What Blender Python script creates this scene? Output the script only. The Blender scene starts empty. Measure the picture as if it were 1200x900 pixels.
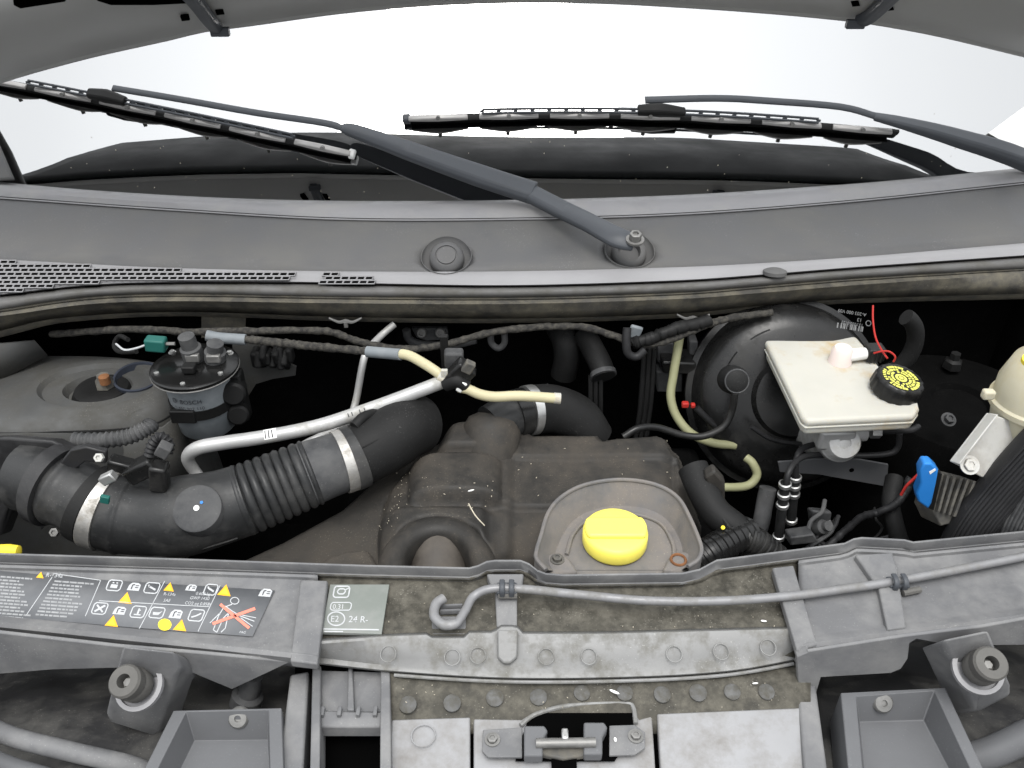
import bpy, bmesh, math, random
from mathutils import Vector, Matrix
from mathutils.bvhtree import BVHTree
random.seed(7)
V = Vector
S = bpy.context.scene
COL = S.collection

# ------------------------------------------------------------------ camera
CAM = V((0.0, -0.80, 1.75)); PITCH = math.radians(35.0)
cd = bpy.data.cameras.new('camera'); cam = bpy.data.objects.new('camera', cd); COL.objects.link(cam)
cam.location = CAM; cam.rotation_euler = (math.pi/2 - PITCH, 0, 0)
cd.sensor_width = 36; cd.lens = 30.0; cd.clip_start = 0.02; cd.clip_end = 200
S.camera = cam
# ------------------------------------------------------------------ world, sun, exposure (bright overcast)
SUN_EL, SUN_ROT = math.radians(70), math.radians(180)
wd = bpy.data.worlds.new('World'); S.world = wd; wd.use_nodes = True
nt = wd.node_tree; nt.nodes.clear()
wo = nt.nodes.new('ShaderNodeOutputWorld'); bg = nt.nodes.new('ShaderNodeBackground')
sk = nt.nodes.new('ShaderNodeTexSky'); sk.sky_type = 'NISHITA'; sk.sun_disc = False
sk.sun_elevation = SUN_EL; sk.sun_rotation = SUN_ROT; sk.air_density = 1.0; sk.dust_density = 6.0
hs = nt.nodes.new('ShaderNodeHueSaturation'); hs.inputs['Saturation'].default_value = 0.12
mx = nt.nodes.new('ShaderNodeMix'); mx.data_type = 'RGBA'; mx.inputs[0].default_value = 0.8
# overcast cloud layer in front of the clear sky: three times as bright overhead as at the horizon
tcw = nt.nodes.new('ShaderNodeTexCoord'); spx = nt.nodes.new('ShaderNodeSeparateXYZ'); nt.links.new(tcw.outputs['Generated'], spx.inputs[0])
mr = nt.nodes.new('ShaderNodeMapRange'); nt.links.new(spx.outputs[2], mr.inputs[0])
cl = nt.nodes.new('ShaderNodeMix'); cl.data_type = 'RGBA'; nt.links.new(mr.outputs[0], cl.inputs[0])
cl.inputs[6].default_value = (2.9, 2.97, 3.05, 1); cl.inputs[7].default_value = (14.2, 14.6, 15.0, 1)
nt.links.new(cl.outputs[2], mx.inputs[7])
bg.inputs['Strength'].default_value = 0.135
nt.links.new(sk.outputs[0], hs.inputs['Color']); nt.links.new(hs.outputs[0], mx.inputs[6])
nt.links.new(mx.outputs[2], bg.inputs[0]); nt.links.new(bg.outputs[0], wo.inputs[0])
sl = bpy.data.lights.new('sun', 'SUN'); sun = bpy.data.objects.new('sun', sl); COL.objects.link(sun)
sl.energy = 1.5; sl.angle = math.radians(28); sl.color = (1, .97, .93)
sun.rotation_euler = (math.pi/2 - SUN_EL, 0, 0)
S.view_settings.view_transform = 'Standard'; S.view_settings.look = 'None'
S.view_settings.exposure = 0.60; S.view_settings.gamma = 1
S.render.resolution_x = 1024; S.render.resolution_y = 768

# ------------------------------------------------------------------ pixel rays -> points in the place
FW = V((0, math.cos(PITCH), -math.sin(PITCH))); UP = V((0, math.sin(PITCH), math.cos(PITCH))); RT = V((1, 0, 0))
def ray(px, py): return FW + RT*((px-600)/1000) + UP*((450-py)/1000)
def Z(px, py, z):
    d = ray(px, py); return CAM + d*((z-CAM.z)/d.z)
def Y(px, py, y):
    d = ray(px, py); return CAM + d*((y-CAM.y)/d.y)
def curve(pts):
    """smooth interpolation py(px) through pts, straight continuation outside"""
    pts = sorted(pts); n = len(pts)
    m = []
    for i in range(n):
        a = pts[max(0, i-1)]; b = pts[min(n-1, i+1)]
        m.append((b[1]-a[1])/(b[0]-a[0]))
    def f(x):
        if x <= pts[0][0]: return pts[0][1] + m[0]*(x-pts[0][0])
        if x >= pts[-1][0]: return pts[-1][1] + m[-1]*(x-pts[-1][0])
        for i in range(n-1):
            if pts[i][0] <= x <= pts[i+1][0]:
                h = pts[i+1][0]-pts[i][0]; t = (x-pts[i][0])/h
                return ((1+2*t)*(1-t)**2*pts[i][1] + t*(1-t)**2*h*m[i]
                        + t*t*(3-2*t)*pts[i+1][1] + t*t*(t-1)*h*m[i+1])
    return f
def lin(pts):
    pts = sorted(pts)
    def f(x):
        if x <= pts[0][0]: return pts[0][1]
        for a, b in zip(pts, pts[1:]):
            if x <= b[0]: return a[1] + (b[1]-a[1])*(x-a[0])/(b[0]-a[0])
        return pts[-1][1]
    return f
def span(a, b, n): return [a + (b-a)*i/(n-1) for i in range(n)]

# ------------------------------------------------------------------ materials
MATS = {}; KA = 1.0
def M(name, col, rough=.5, metal=0, var=.18, vs=9, bump=.06, bs=180, dust=None, damt=.35, ds=14, spec=.25,
      coat=0, sss=0, trans=0, up_dust=False, spots=None, ior=1.5):
    col = tuple(c*KA for c in col); dust = tuple(c*KA for c in dust) if dust else None
    m = bpy.data.materials.new(name); m.use_nodes = True
    t = m.node_tree; N = t.nodes; L = t.links
    p = N['Principled BSDF']
    tc = N.new('ShaderNodeTexCoord'); co = tc.outputs['Object']
    def noise(scale, detail=6, rough_=.6):
        n = N.new('ShaderNodeTexNoise'); n.inputs['Scale'].default_value = scale
        n.inputs['Detail'].default_value = detail; n.inputs['Roughness'].default_value = rough_
        L.new(co, n.inputs['Vector']); return n
    def ramp(src, lo, hi, a=0, b=1):
        r = N.new('ShaderNodeMapRange'); r.inputs[1].default_value = lo; r.inputs[2].default_value = hi
        r.inputs[3].default_value = a; r.inputs[4].default_value = b
        L.new(src, r.inputs[0]); return r.outputs[0]
    def mixc(fac, a, b):
        x = N.new('ShaderNodeMix'); x.data_type = 'RGBA'
        if isinstance(fac, (int, float)): x.inputs[0].default_value = fac
        else: L.new(fac, x.inputs[0])
        for sock, v in ((x.inputs[6], a), (x.inputs[7], b)):
            if isinstance(v, tuple): sock.default_value = (*v[:3], 1)
            else: L.new(v, sock)
        return x.outputs[2]
    lo = tuple(c*(1-var) for c in col); hi = tuple(min(1, c*(1+var)) for c in col)
    n1 = noise(vs)
    c = mixc(ramp(n1.outputs[0], .3, .7), lo, hi)
    rg = ramp(n1.outputs[0], .3, .7, max(0, rough-.1), min(1, rough+.1))
    if dust:
        n2 = noise(ds, 10, .68); f = ramp(n2.outputs[0], .62-damt*.5, .80-damt*.35)
        if up_dust:
            g = N.new('ShaderNodeNewGeometry'); sx = N.new('ShaderNodeSeparateXYZ'); L.new(g.outputs['Normal'], sx.inputs[0])
            u = ramp(sx.outputs[2], .15, .9)
            mu = N.new('ShaderNodeMath'); mu.operation = 'MULTIPLY'; L.new(f, mu.inputs[0]); L.new(u, mu.inputs[1]); f = mu.outputs[0]
        c = mixc(f, c, dust)
        ra = N.new('ShaderNodeMix'); L.new(f, ra.inputs[0]); L.new(rg, ra.inputs[2]); ra.inputs[3].default_value = .92; rg = ra.outputs[0]
    if spots:
        n3 = noise(420, 3, .6); n4 = noise(16, 4, .6)
        ad = N.new('ShaderNodeMath'); ad.operation = 'MULTIPLY_ADD'; L.new(n4.outputs[0], ad.inputs[0]); ad.inputs[1].default_value = .35; L.new(n3.outputs[0], ad.inputs[2])
        c = mixc(ramp(ad.outputs[0], .835, .92), c, spots)
    L.new(c, p.inputs['Base Color']); L.new(rg, p.inputs['Roughness'])
    p.inputs['Metallic'].default_value = metal; p.inputs['Specular IOR Level'].default_value = spec
    p.inputs['IOR'].default_value = ior
    if coat: p.inputs['Coat Weight'].default_value = coat; p.inputs['Coat Roughness'].default_value = .08
    if sss:
        p.inputs['Subsurface Weight'].default_value = sss; p.inputs['Subsurface Radius'].default_value = (.02, .016, .01)
        p.inputs['Subsurface Scale'].default_value = .6
    if trans: p.inputs['Transmission Weight'].default_value = trans
    if bump:
        nb = noise(bs, 5); b = N.new('ShaderNodeBump'); b.inputs['Strength'].default_value = bump
        b.inputs['Distance'].default_value = .004; L.new(nb.outputs[0], b.inputs['Height']); L.new(b.outputs[0], p.inputs['Normal'])
    MATS[name] = m; return m
M('paint_under', (.39, .39, .38), .45, .0, .06, 5, .02, spots=(.44, .44, .43))
M('paint_dark', (.006, .0075, .0075), .5, 0, .1, 5, 0, spec=.06)
M('cowl', (.084, .084, .086), .50, 0, .10, 4, .05, 260, dust=(.112, .110, .106), damt=.40, ds=6, spots=(.16, .158, .155))
M('cowl_lip', (.205, .203, .209), .45, 0, .08, 6, .04, 220, dust=(.25, .246, .241), damt=.3, ds=9)
M('cowl_light', (.235, .233, .239), .42, 0, .08, 5, .04, 220)
M('seal', (.062, .059, .053), .7, 0, .3, 12, .25, 90, dust=(.13, .118, .09), damt=.45, ds=30, spots=(.19, .175, .14))
M('wiper', (.060, .065, .073), .45, 0, .1, 10, .05, 300)
M('wiper_steel', (.36, .35, .34), .38, .3, .15, 20, .05)
M('rubber', (.012, .012, .012), .6, 0, .2, 12, .1, spec=.18, spots=(.05, .05, .048))
M('black', (.010, .010, .010), .55, 0, .2, 12, .06, spec=.2)
M('gloss_black', (.010, .010, .010), .30, 0, .2, 8, .04, 120, dust=(.028, .027, .025), damt=.25, ds=10, spec=.3, spots=(.06, .058, .054))
M('hole', (.002, .002, .002), .9, 0, .1, 5, 0, spec=0)
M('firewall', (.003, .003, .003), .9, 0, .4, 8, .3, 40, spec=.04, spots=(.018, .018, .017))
M('body_grey', (.072, .073, .072), .5, .1, .15, 8, .06, 90, dust=(.060, .058, .052), damt=.40, ds=9, spots=(.14, .135, .12))
M('tray', (.108, .110, .115), .45, 0, .08, 8, .05, 200, spots=(.15, .152, .156))
M('slam', (.130, .131, .135), .48, 0, .14, 7, .07, 240, dust=(.20, .199, .197), damt=.36, ds=12, spots=(.26, .26, .255))
M('slam_dirty', (.044, .041, .033), .65, 0, .35, 40, .2, 160, dust=(.105, .098, .081), damt=.42, ds=55, spots=(.22, .21, .18))
M('front_strip', (.20, .20, .197), .45, .05, .10, 14, .08, 160, dust=(.13, .125, .11), damt=.34, ds=30, spots=(.30, .295, .28))
M('plate', (.265, .266, .272), .4, .05, .06, 10, .03, 160, dust=(.20, .193, .185), damt=.36, ds=22)
M('cover', (.026, .0245, .0225), .58, 0, .3, 8, .12, 260, dust=(.058, .050, .041), damt=.40, ds=8, spots=(.13, .115, .09))
M('cover_low', (.026, .0245, .0225), .58, 0, .25, 9, .12, 220, dust=(.048, .042, .035), damt=.42, ds=6, spots=(.11, .10, .08))
M('well', (.120, .117, .117), .45, 0, .22, 10, .08, 180, dust=(.18, .162, .146), damt=.42, ds=16, spots=(.26, .23, .20))
M('hose', (.019, .0195, .020), .42, 0, .2, 9, .06, 160, dust=(.055, .054, .052), damt=.30, ds=12, spec=.32, spots=(.10, .10, .098))
M('hose_grey', (.040, .041, .043), .5, 0, .25, 9, .08, 160, dust=(.085, .085, .085), damt=.45, ds=18, spots=(.14, .14, .14))
M('airbox', (.024, .024, .025), .45, 0, .15, 9, .08, 260, dust=(.05, .05, .05), damt=.3, ds=9, spots=(.09, .09, .09))
M('steel', (.50, .50, .49), .35, .85, .12, 20, .05)
M('clamp', (.42, .41, .39), .4, .7, .18, 25, .08, dust=(.25, .23, .2), damt=.3, ds=40, spots=(.25, .22, .18))
M('alu', (.40, .40, .395), .42, .35, .08, 18, .05, dust=(.28, .27, .24), damt=.25, ds=25, spots=(.30, .29, .27))
M('rust', (.20, .09, .04), .8, .1, .3, 60, .2)
M('cream_hose', (.47, .43, .28), .45, 0, .08, 12, .03, sss=.15)
M('old_hose', (.26, .26, .15), .5, 0, .12, 12, .03)
M('white', (.75, .75, .73), .45, 0, .05, 10, 0)
M('tank', (.44, .43, .385), .42, 0, .06, 8, .03, 120, dust=(.40, .30, .16), damt=.18, ds=11, sss=.3)
M('tank2', (.50, .47, .36), .42, 0, .08, 7, .03, 120, dust=(.44, .38, .22), damt=.25, ds=7, sss=.3)
M('bracket', (.46, .455, .43), .5, 0, .08, 9, .05, 150, dust=(.30, .28, .25), damt=.3, ds=14, sss=.1)
M('pink', (.70, .60, .56), .45, 0, .05, 10, 0, sss=.2)
M('filter', (.155, .172, .184), .45, .05, .12, 12, .1, 140, dust=(.21, .225, .236), damt=.4, ds=20)
M('blue', (.02, .17, .50), .4, 0, .08, 12, .03)
M('teal', (.015, .10, .085), .45, 0, .1, 12, .03)
M('slate', (.032, .037, .050), .45, 0, .1, 12, .03)
M('yellow_cap', (.90, .79, .13), .42, 0, .03, 12, .02, 200, coat=.1)
M('yellow', (.78, .62, .05), .5, 0, .05, 12, 0)
M('cap_print', (.62, .62, .12), .5, 0, .2, 60, 0)
M('orange', (.85, .42, .03), .5, 0, .05, 12, 0)
M('red', (.38, .025, .02), .5, 0, .1, 30, 0)
M('redpink', (.75, .22, .16), .5, 0, .05, 12, 0)
M('loom', (.022, .021, .020), .75, 0, .35, 60, .5, 260, dust=(.075, .070, .060), damt=.42, ds=110)
M('conduit', (.018, .018, .019), .5, 0, .2, 30, .1, spots=(.06, .06, .058))
M('module', (.085, .083, .078), .6, .2, .2, 30, .2, 120, dust=(.14, .13, .11), damt=.4, ds=60)
M('bolt', (.20, .197, .19), .5, .5, .2, 40, .1)
M('sticker', (.125, .13, .138), .4, 0, .06, 9, .02, 200, dust=(.16, .163, .168), damt=.35, ds=9)
M('sticker_green', (.17, .185, .17), .4, 0, .06, 9, .02, 200, dust=(.22, .225, .215), damt=.35, ds=12)
M('print', (.44, .45, .46), .5, 0, .12, 90, 0)
M('print_dim', (.27, .275, .28), .5, 0, .2, 120, 0)
M('dark_print', (.03, .03, .035), .5, 0, .1, 90, 0)
M('stop_rubber', (.095, .092, .086), .65, 0, .15, 30, .15)
M('lamp_black', (.032, .032, .033), .5, 0, .3, 12, .1, 90, dust=(.10, .097, .09), damt=.36, ds=8, spots=(.17, .165, .15))
M('dash', (.006, .007, .007), .8, 0, .1, 8, 0)
M('brown_pipe', (.060, .053, .046), .55, 0, .15, 14, .08, dust=(.095, .084, .072), damt=.4, ds=20)
M('seal_crest', (.105, .103, .101), .5, 0, .12, 7, .08, 160, dust=(.08, .076, .066), damt=.35, ds=16)
M('rod', (.21, .21, .215), .42, .2, .10, 40, .06, 200, dust=(.17, .165, .155), damt=.3, ds=30)
M('lid_black', (.008, .008, .008), .22, 0, .2, 8, .02, 120, spec=.35)
M('stud', (.10, .10, .098), .6, 0, .3, 60, .2, 120, dust=(.07, .066, .055), damt=.45, ds=70)
M('debris', (.42, .38, .30), .8, 0, .3, 60, 0)

def glass_mat():
    m = bpy.data.materials.new('windscreen_glass'); m.use_nodes = True
    t = m.node_tree; t.nodes.clear(); N = t.nodes; L = t.links
    o = N.new('ShaderNodeOutputMaterial'); mixs = N.new('ShaderNodeMixShader')
    tr = N.new('ShaderNodeBsdfTransparent'); tr.inputs[0].default_value = (.45, .50, .49, 1)
    gl = N.new('ShaderNodeBsdfGlossy'); gl.inputs['Roughness'].default_value = .0
    fr = N.new('ShaderNodeFresnel'); fr.inputs[0].default_value = 4.6
    gl.inputs[0].default_value = (1, 1, 1, 1)
    L.new(fr.outputs[0], mixs.inputs[0]); L.new(tr.outputs[0], mixs.inputs[1]); L.new(gl.outputs[0], mixs.inputs[2])
    L.new(mixs.outputs[0], o.inputs[0]); MATS['glass'] = m
glass_mat()

# ------------------------------------------------------------------ shape helpers (all in world metres)
def resample(pts, n, rad=None):
    """Catmull-Rom through pts, n points even by parameter; rad list is interpolated too"""
    P = [V(p) for p in pts]; k = len(P)
    out = []; ro = []
    for i in range(n):
        t = i/(n-1)*(k-1); j = min(int(t), k-2); u = t-j
        p0 = P[j-1] if j > 0 else P[0]*2-P[1]; p1 = P[j]; p2 = P[j+1]; p3 = P[j+2] if j+2 < k else P[k-1]*2-P[k-2]
        out.append(.5*((2*p1)+(-p0+p2)*u+(2*p0-5*p1+4*p2-p3)*u*u+(-p0+3*p1-3*p2+p3)*u**3))
        if rad: ro.append(rad[j]*(1-u)+rad[j+1]*u)
    return (out, ro) if rad else out
def frames(pts):
    fr = []; n = len(pts); up = None
    for i in range(n):
        t = (pts[min(i+1, n-1)]-pts[max(i-1, 0)]).normalized()
        if up is None: up = V((0, 0, 1)) if abs(t.z) < .9 else V((0, -1, 0))
        s = t.cross(up).normalized(); up = s.cross(t).normalized(); fr.append((s, up.copy()))
    return fr
def tube(bm, pts, r, seg=12, n=None, caps=True, flat=1.0):
    """round tube through pts (r scalar or list)"""
    rl = r if isinstance(r, (list, tuple)) else [r]*len(pts)
    n = n or (len(pts)-1)*5+1
    if len(pts) == 2: P = [V(pts[0]).lerp(V(pts[1]), i/(n-1)) for i in range(n)]; R = [rl[0]+(rl[1]-rl[0])*i/(n-1) for i in range(n)]
    else: P, R = resample(pts, n, list(rl))
    return tube_raw(bm, P, R, seg, caps, flat)
def tube_raw(bm, P, R, seg=12, caps=True, flat=1.0):
    fr = frames(P); rings = []
    for p, r, (s, u) in zip(P, R, fr):
        rings.append([bm.verts.new(p + s*(r*math.cos(2*math.pi*k/seg)) + u*(r*flat*math.sin(2*math.pi*k/seg))) for k in range(seg)])
    for a, b in zip(rings, rings[1:]):
        for k in range(seg): bm.faces.new((a[k], a[(k+1) % seg], b[(k+1) % seg], b[k]))
    if caps: bm.faces.new(rings[0][::-1]); bm.faces.new(rings[-1])
    return bm
def sweep(bm, pts, up, w, h, n=None):
    """bar of rectangular section; w,h lists; up the direction the bar's top faces"""
    n = n or (len(pts)-1)*5+1
    P, W = resample(pts, n, list(w)); _, H = resample(pts, n, list(h)); rings = []
    for i, p in enumerate(P):
        t = (P[min(i+1, n-1)]-P[max(i-1, 0)]).normalized(); s = t.cross(up).normalized(); u = s.cross(t).normalized()
        a, b = W[i]/2, H[i]/2
        sec = [(-a, -b), (a, -b), (a, b*.35), (a*.62, b), (-a*.62, b), (-a, b*.35)]
        rings.append([bm.verts.new(p+s*x+u*y) for x, y in sec])
    for a, b in zip(rings, rings[1:]):
        k = len(a)
        for j in range(k): bm.faces.new((a[j], a[(j+1) % k], b[(j+1) % k], b[j]))
    bm.faces.new(rings[0][::-1]); bm.faces.new(rings[-1]); return bm
def basis(axis, hint=V((1, 0, 0))):
    a = V(axis).normalized()
    if abs(a.dot(hint)) > .95: hint = V((0, 1, 0))
    x = (hint - a*hint.dot(a)).normalized(); return x, a.cross(x), a
def lathe(bm, o, axis, prof, seg=32, lobes=0, amp=0):
    x, y, a = basis(axis); rings = []
    for r, h in prof:
        if r < 1e-6: rings.append([bm.verts.new(o+a*h)])
        else: rings.append([bm.verts.new(o+a*h+(x*math.cos(q)+y*math.sin(q))*(r+(amp*(1 if (k//2) % 2 else 0) if lobes else 0))) for k, q in ((k, 2*math.pi*k/seg) for k in range(seg))])
    for A, B in zip(rings, rings[1:]):
        for k in range(seg):
            if len(A) == 1 and len(B) == 1: continue
            if len(A) == 1: bm.faces.new((A[0], B[k], B[(k+1) % seg]))
            elif len(B) == 1: bm.faces.new((A[k], A[(k+1) % seg], B[0]))
            else: bm.faces.new((A[k], A[(k+1) % seg], B[(k+1) % seg], B[k]))
    return bm
def slab(bm, poly, ext):
    """prism: outline poly pushed along ext"""
    ext = V(ext); a = [bm.verts.new(V(p)) for p in poly]; b = [bm.verts.new(V(p)+ext) for p in poly]; n = len(a)
    bm.faces.new(a); bm.faces.new(b[::-1])
    for i in range(n): bm.faces.new((a[i], b[i], b[(i+1) % n], a[(i+1) % n]))
    return bm
def box(bm, c, sx, sy, sz, rot=None):
    R = rot or Matrix.Identity(3); vs = []
    for x in (-1, 1):
        for y in (-1, 1):
            for z in (-1, 1): vs.append(bm.verts.new(V(c)+R @ V((x*sx/2, y*sy/2, z*sz/2))))
    for f in ((0, 1, 3, 2), (4, 6, 7, 5), (0, 4, 5, 1), (2, 3, 7, 6), (0, 2, 6, 4), (1, 5, 7, 3)): bm.faces.new([vs[i] for i in f])
    return bm
def loft(bm, rows):
    g = [[bm.verts.new(p) for p in r] for r in rows]
    for a, b in zip(g, g[1:]):
        for k in range(len(a)-1): bm.faces.new((a[k], a[k+1], b[k+1], b[k]))
    return bm
def nb(): return bmesh.new()

def thing(name, label, cat, loc, group=None):
    o = bpy.data.objects.new(name, None); COL.objects.link(o); o.location = V(loc); o.empty_display_size = .02
    o['label'] = label; o['category'] = cat
    if group: o['group'] = group
    return o
def rootloc(o):
    p = V((0, 0, 0))
    while o: p = p + o.location; o = o.parent
    return p
def part(name, bm, mat, parent=None, bevel=0, seg=2, smooth=40, solid=0, sub=0, loc=None, normals=True, off=-1):
    if normals: bmesh.ops.recalc_face_normals(bm, faces=bm.faces)
    base = rootloc(parent) if parent else (V(loc) if loc else V((0, 0, 0)))
    bmesh.ops.translate(bm, verts=bm.verts, vec=-base)
    me = bpy.data.meshes.new(name); bm.to_mesh(me); bm.free()
    me.shade_smooth()
    if smooth: me.set_sharp_from_angle(angle=math.radians(smooth))
    o = bpy.data.objects.new(name, me); COL.objects.link(o)
    if parent: o.parent = parent
    elif loc: o.location = V(loc)
    me.materials.append(MATS[mat] if isinstance(mat, str) else mat)
    if solid: s = o.modifiers.new('solid', 'SOLIDIFY'); s.thickness = solid; s.offset = off
    if sub: s = o.modifiers.new('sub', 'SUBSURF'); s.levels = sub; s.render_levels = sub
    if bevel:
        b = o.modifiers.new('bevel', 'BEVEL'); b.width = bevel; b.segments = seg; b.limit_method = 'ANGLE'; b.angle_limit = math.radians(40)
    return o
def tag(o, label, cat, group=None):
    o['label'] = label; o['category'] = cat
    if group: o['group'] = group
    return o
def struct(name, bm, mat, **k):
    o = part(name, bm, mat, **k); o['kind'] = 'structure'; return o
def hexbolt(o, axis, r, h, parent, mat='bolt', name='bolt', washer=True):
    b = nb()
    if washer: lathe(b, o, axis, [(0, 0), (r*1.5, 0), (r*1.5, h*.25), (r, h*.25)], 20)
    lathe(b, o, axis, [(r, h*.2), (r, h*.95), (r*.85, h), (r*.55, h), (r*.5, h*.75), (0, h*.75)], 6)
    return part(name, b, mat, parent, smooth=30)

# text as flat mesh, mapped by a function (u,v)->world
def text_bm(body, fn, size=1.0, bm=None, spacing=1.0):
    c = bpy.data.curves.new('t', 'FONT'); c.body = body; c.size = size; c.space_character = spacing
    c.resolution_u = 3
    o = bpy.data.objects.new('t', c); COL.objects.link(o)
    dg = bpy.context.evaluated_depsgraph_get(); me = bpy.data.meshes.new_from_object(o.evaluated_get(dg))
    bm = bm or nb(); vs = [bm.verts.new(fn(v.co.x, v.co.y)) for v in me.vertices]
    for p in me.polygons:
        try: bm.faces.new([vs[i] for i in p.vertices])
        except ValueError: pass
    bpy.data.objects.remove(o); bpy.data.curves.remove(c); bpy.data.meshes.remove(me)
    return bm
def flat(bm, fn, pts):
    bm.faces.new([bm.verts.new(fn(x, y)) for x, y in pts]); return bm
def stroke(bm, fn, pts, w):
    """flat line of width w in (u,v)"""
    for (x0, y0), (x1, y1) in zip(pts, pts[1:]):
        d = math.hypot(x1-x0, y1-y0) or 1; nx, ny = -(y1-y0)/d*w/2, (x1-x0)/d*w/2
        flat(bm, fn, [(x0+nx, y0+ny), (x0-nx, y0-ny), (x1-nx, y1-ny), (x1+nx, y1+ny)])
    return bm

# ================================================================== THE SETTING: shell of the engine bay
XS = span(-160, 1360, 77)
b = nb(); box(b, (0, 0, -.02), 120, 120, .04); M('asphalt', (.09, .09, .09), .9, 0, .2, 3, .1); struct('ground', b, 'asphalt')
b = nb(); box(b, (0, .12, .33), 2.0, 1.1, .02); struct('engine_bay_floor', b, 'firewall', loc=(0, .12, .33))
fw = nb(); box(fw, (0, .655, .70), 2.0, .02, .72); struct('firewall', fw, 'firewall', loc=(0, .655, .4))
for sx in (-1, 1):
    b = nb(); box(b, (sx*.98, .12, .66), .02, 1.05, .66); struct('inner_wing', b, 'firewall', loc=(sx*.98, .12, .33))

# ------------------------------------------------------------------ windscreen
rowA = curve([(0, 214), (100, 223), (250, 232), (400, 236), (600, 235), (800, 229), (1000, 216), (1100, 207), (1200, 197)])
SL = math.radians(44)
base = [Z(x, rowA(x), 1.10) for x in XS]
b = nb(); rows = []
for t in [-.075, -.070, -.06]+span(-.012, .95, 30):
    rows.append([p + V((0, t*math.cos(SL), t*math.sin(SL)-.05*t*(p.x**2))) for p in base])
loft(b, rows)
bmesh.ops.recalc_face_normals(b, faces=b.faces)
GL = BVHTree.FromBMesh(b)
ws = part('windscreen', b, 'glass', loc=(0, .75, 1.10), solid=.005, normals=False, smooth=0)
tag(ws, 'sloping windscreen glass behind the wipers reflecting white sky', 'windscreen')
def G(px, py, off):
    d = ray(px, py).normalized(); h, n, i, dist = GL.ray_cast(CAM, d)
    if h is None: return Y(px, py, 1.0)
    if n.dot(d) > 0: n = -n
    return h - d*(off/abs(d.dot(n)))
GN = V((0, -math.sin(SL), math.cos(SL)))
# dashboard seen dimly through the glass
b = nb(); loft(b, [[V((x, y, z)) for x in span(-.95, .95, 9)] for y, z in ((.80, .98), (.98, 1.08), (1.25, 1.12), (1.6, 1.12), (1.62, .8))])
struct('dashboard', b, 'dash', solid=.01)

# a-pillar corner and the white card
b = nb(); slab(b, [G(-60, 60, .012), G(0, 168, .012), G(19, 212, .012), G(-10, 214, .012), G(-80, 205, .012)], GN*.012)
tag(part('pillar_trim', b, 'cowl', loc=G(0, 205, 0), bevel=.004), 'dark trim at the windscreen corner beside the left wiper tip', 'trim')
b = nb(); slab(b, [G(1158, 156, .004), G(1204, 122, .004), G(1250, 150, .004), G(1206, 184, .004)], GN*.0008)
tag(part('paper_card', b, 'white', loc=G(1200, 150, .004)), 'white paper card lying on the glass beside the wiper arm', 'card')

# ------------------------------------------------------------------ cowl (scuttle)
rowB = curve([(0, 232), (200, 246), (400, 257), (600, 257), (800, 251), (1000, 236), (1200, 215)])
rowC = curve([(0, 304), (200, 314), (400, 318), (600, 318), (800, 313), (900, 308), (1020, 300), (1200, 285)])
rowD = curve([(0, 346), (100, 335), (200, 331), (340, 331), (440, 333), (600, 335), (800, 329), (900, 322), (1000, 314), (1200, 300)])
rowE = curve([(0, 362), (100, 348), (200, 344), (400, 347), (600, 348), (800, 342), (900, 334), (1000, 326), (1200, 314)])
rowF = curve([(0, 384), (60, 370), (200, 362), (400, 368), (600, 370), (800, 364), (900, 354), (1000, 347), (1200, 342)])
cowl = thing('cowl_panel', 'dark grey plastic cowl panel between windscreen and engine bay', 'cowl', (0, .55, 1.05))
b = nb(); loft(b, [[Z(x, rowA(x)-3, 1.097) for x in XS], [Z(x, rowA(x)+4, 1.108) for x in XS], [Z(x, (rowA(x)+rowB(x))/2, 1.108) for x in XS],
                   [Z(x, rowB(x)-2, 1.100) for x in XS], [Z(x, rowB(x)+1, 1.090) for x in XS]])
part('upper_lip', b, 'cowl_lip', cowl, solid=.004, smooth=50)
b = nb(); loft(b, [[Z(x, rowB(x)+v, z) for x in XS] for v, z in ((-1, 1.091), (2, 1.095))] +
               [[Z(x, rowB(x)+(rowC(x)-rowB(x))*t, 1.095-.031*t - .004*math.sin(t*3.14)) for x in XS] for t in (.2, .4, .6, .8, 1.0)])
mp = part('main_panel', b, 'cowl', cowl, solid=.004, smooth=60)
b = nb(); tube_raw(b, [Z(x, rowB(x), 1.0975) for x in XS], [.0016]*len(XS), 8); part('painted_highlight', b, 'cowl_light', cowl)  # thin pale tube painting in the bright highlight along the cowl edge
b = nb(); loft(b, [[Z(x, rowC(x)-.5, 1.055) for x in XS], [Z(x, rowC(x), 1.066) for x in XS], [Z(x, rowC(x)*.5+rowD(x)*.5, 1.063) for x in XS],
                   [Z(x, rowD(x)-1, 1.058) for x in XS], [Z(x, rowD(x)+1, 1.052) for x in XS]])
part('lower_lip', b, 'cowl_light', cowl, solid=.004, smooth=50)
# rubber seal: rounded crest, dirty front face
seal = thing('bonnet_seal', 'long dirty rubber bonnet seal along the front of the cowl', 'seal', (0, .48, 1.0))
b = nb(); rs = []
for k, x in enumerate(XS):
    wob = .0015*math.sin(k*1.7)
    rs.append((x, wob))
loft(b, [[Z(x, rowD(x)+1, 1.051) for x, w in rs], [Z(x, rowD(x)+5, 1.056+w) for x, w in rs], [Z(x, (rowD(x)+rowE(x))/2+1, 1.054+w) for x, w in rs],
         [Z(x, rowE(x), 1.045+w) for x, w in rs]])
part('crest', b, 'seal_crest', seal, solid=.004, smooth=70)
b = nb(); loft(b, [[Z(x, rowE(x)-1, 1.044+w) for x, w in rs], [Z(x, rowE(x)+2, 1.036+w) for x, w in rs], [Z(x, rowE(x)+8, 1.034+w) for x, w in rs],
         [Z(x, rowE(x)*.4+rowF(x)*.6, 1.022) for x, w in rs], [Z(x, rowF(x), 1.002) for x, w in rs]])
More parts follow.
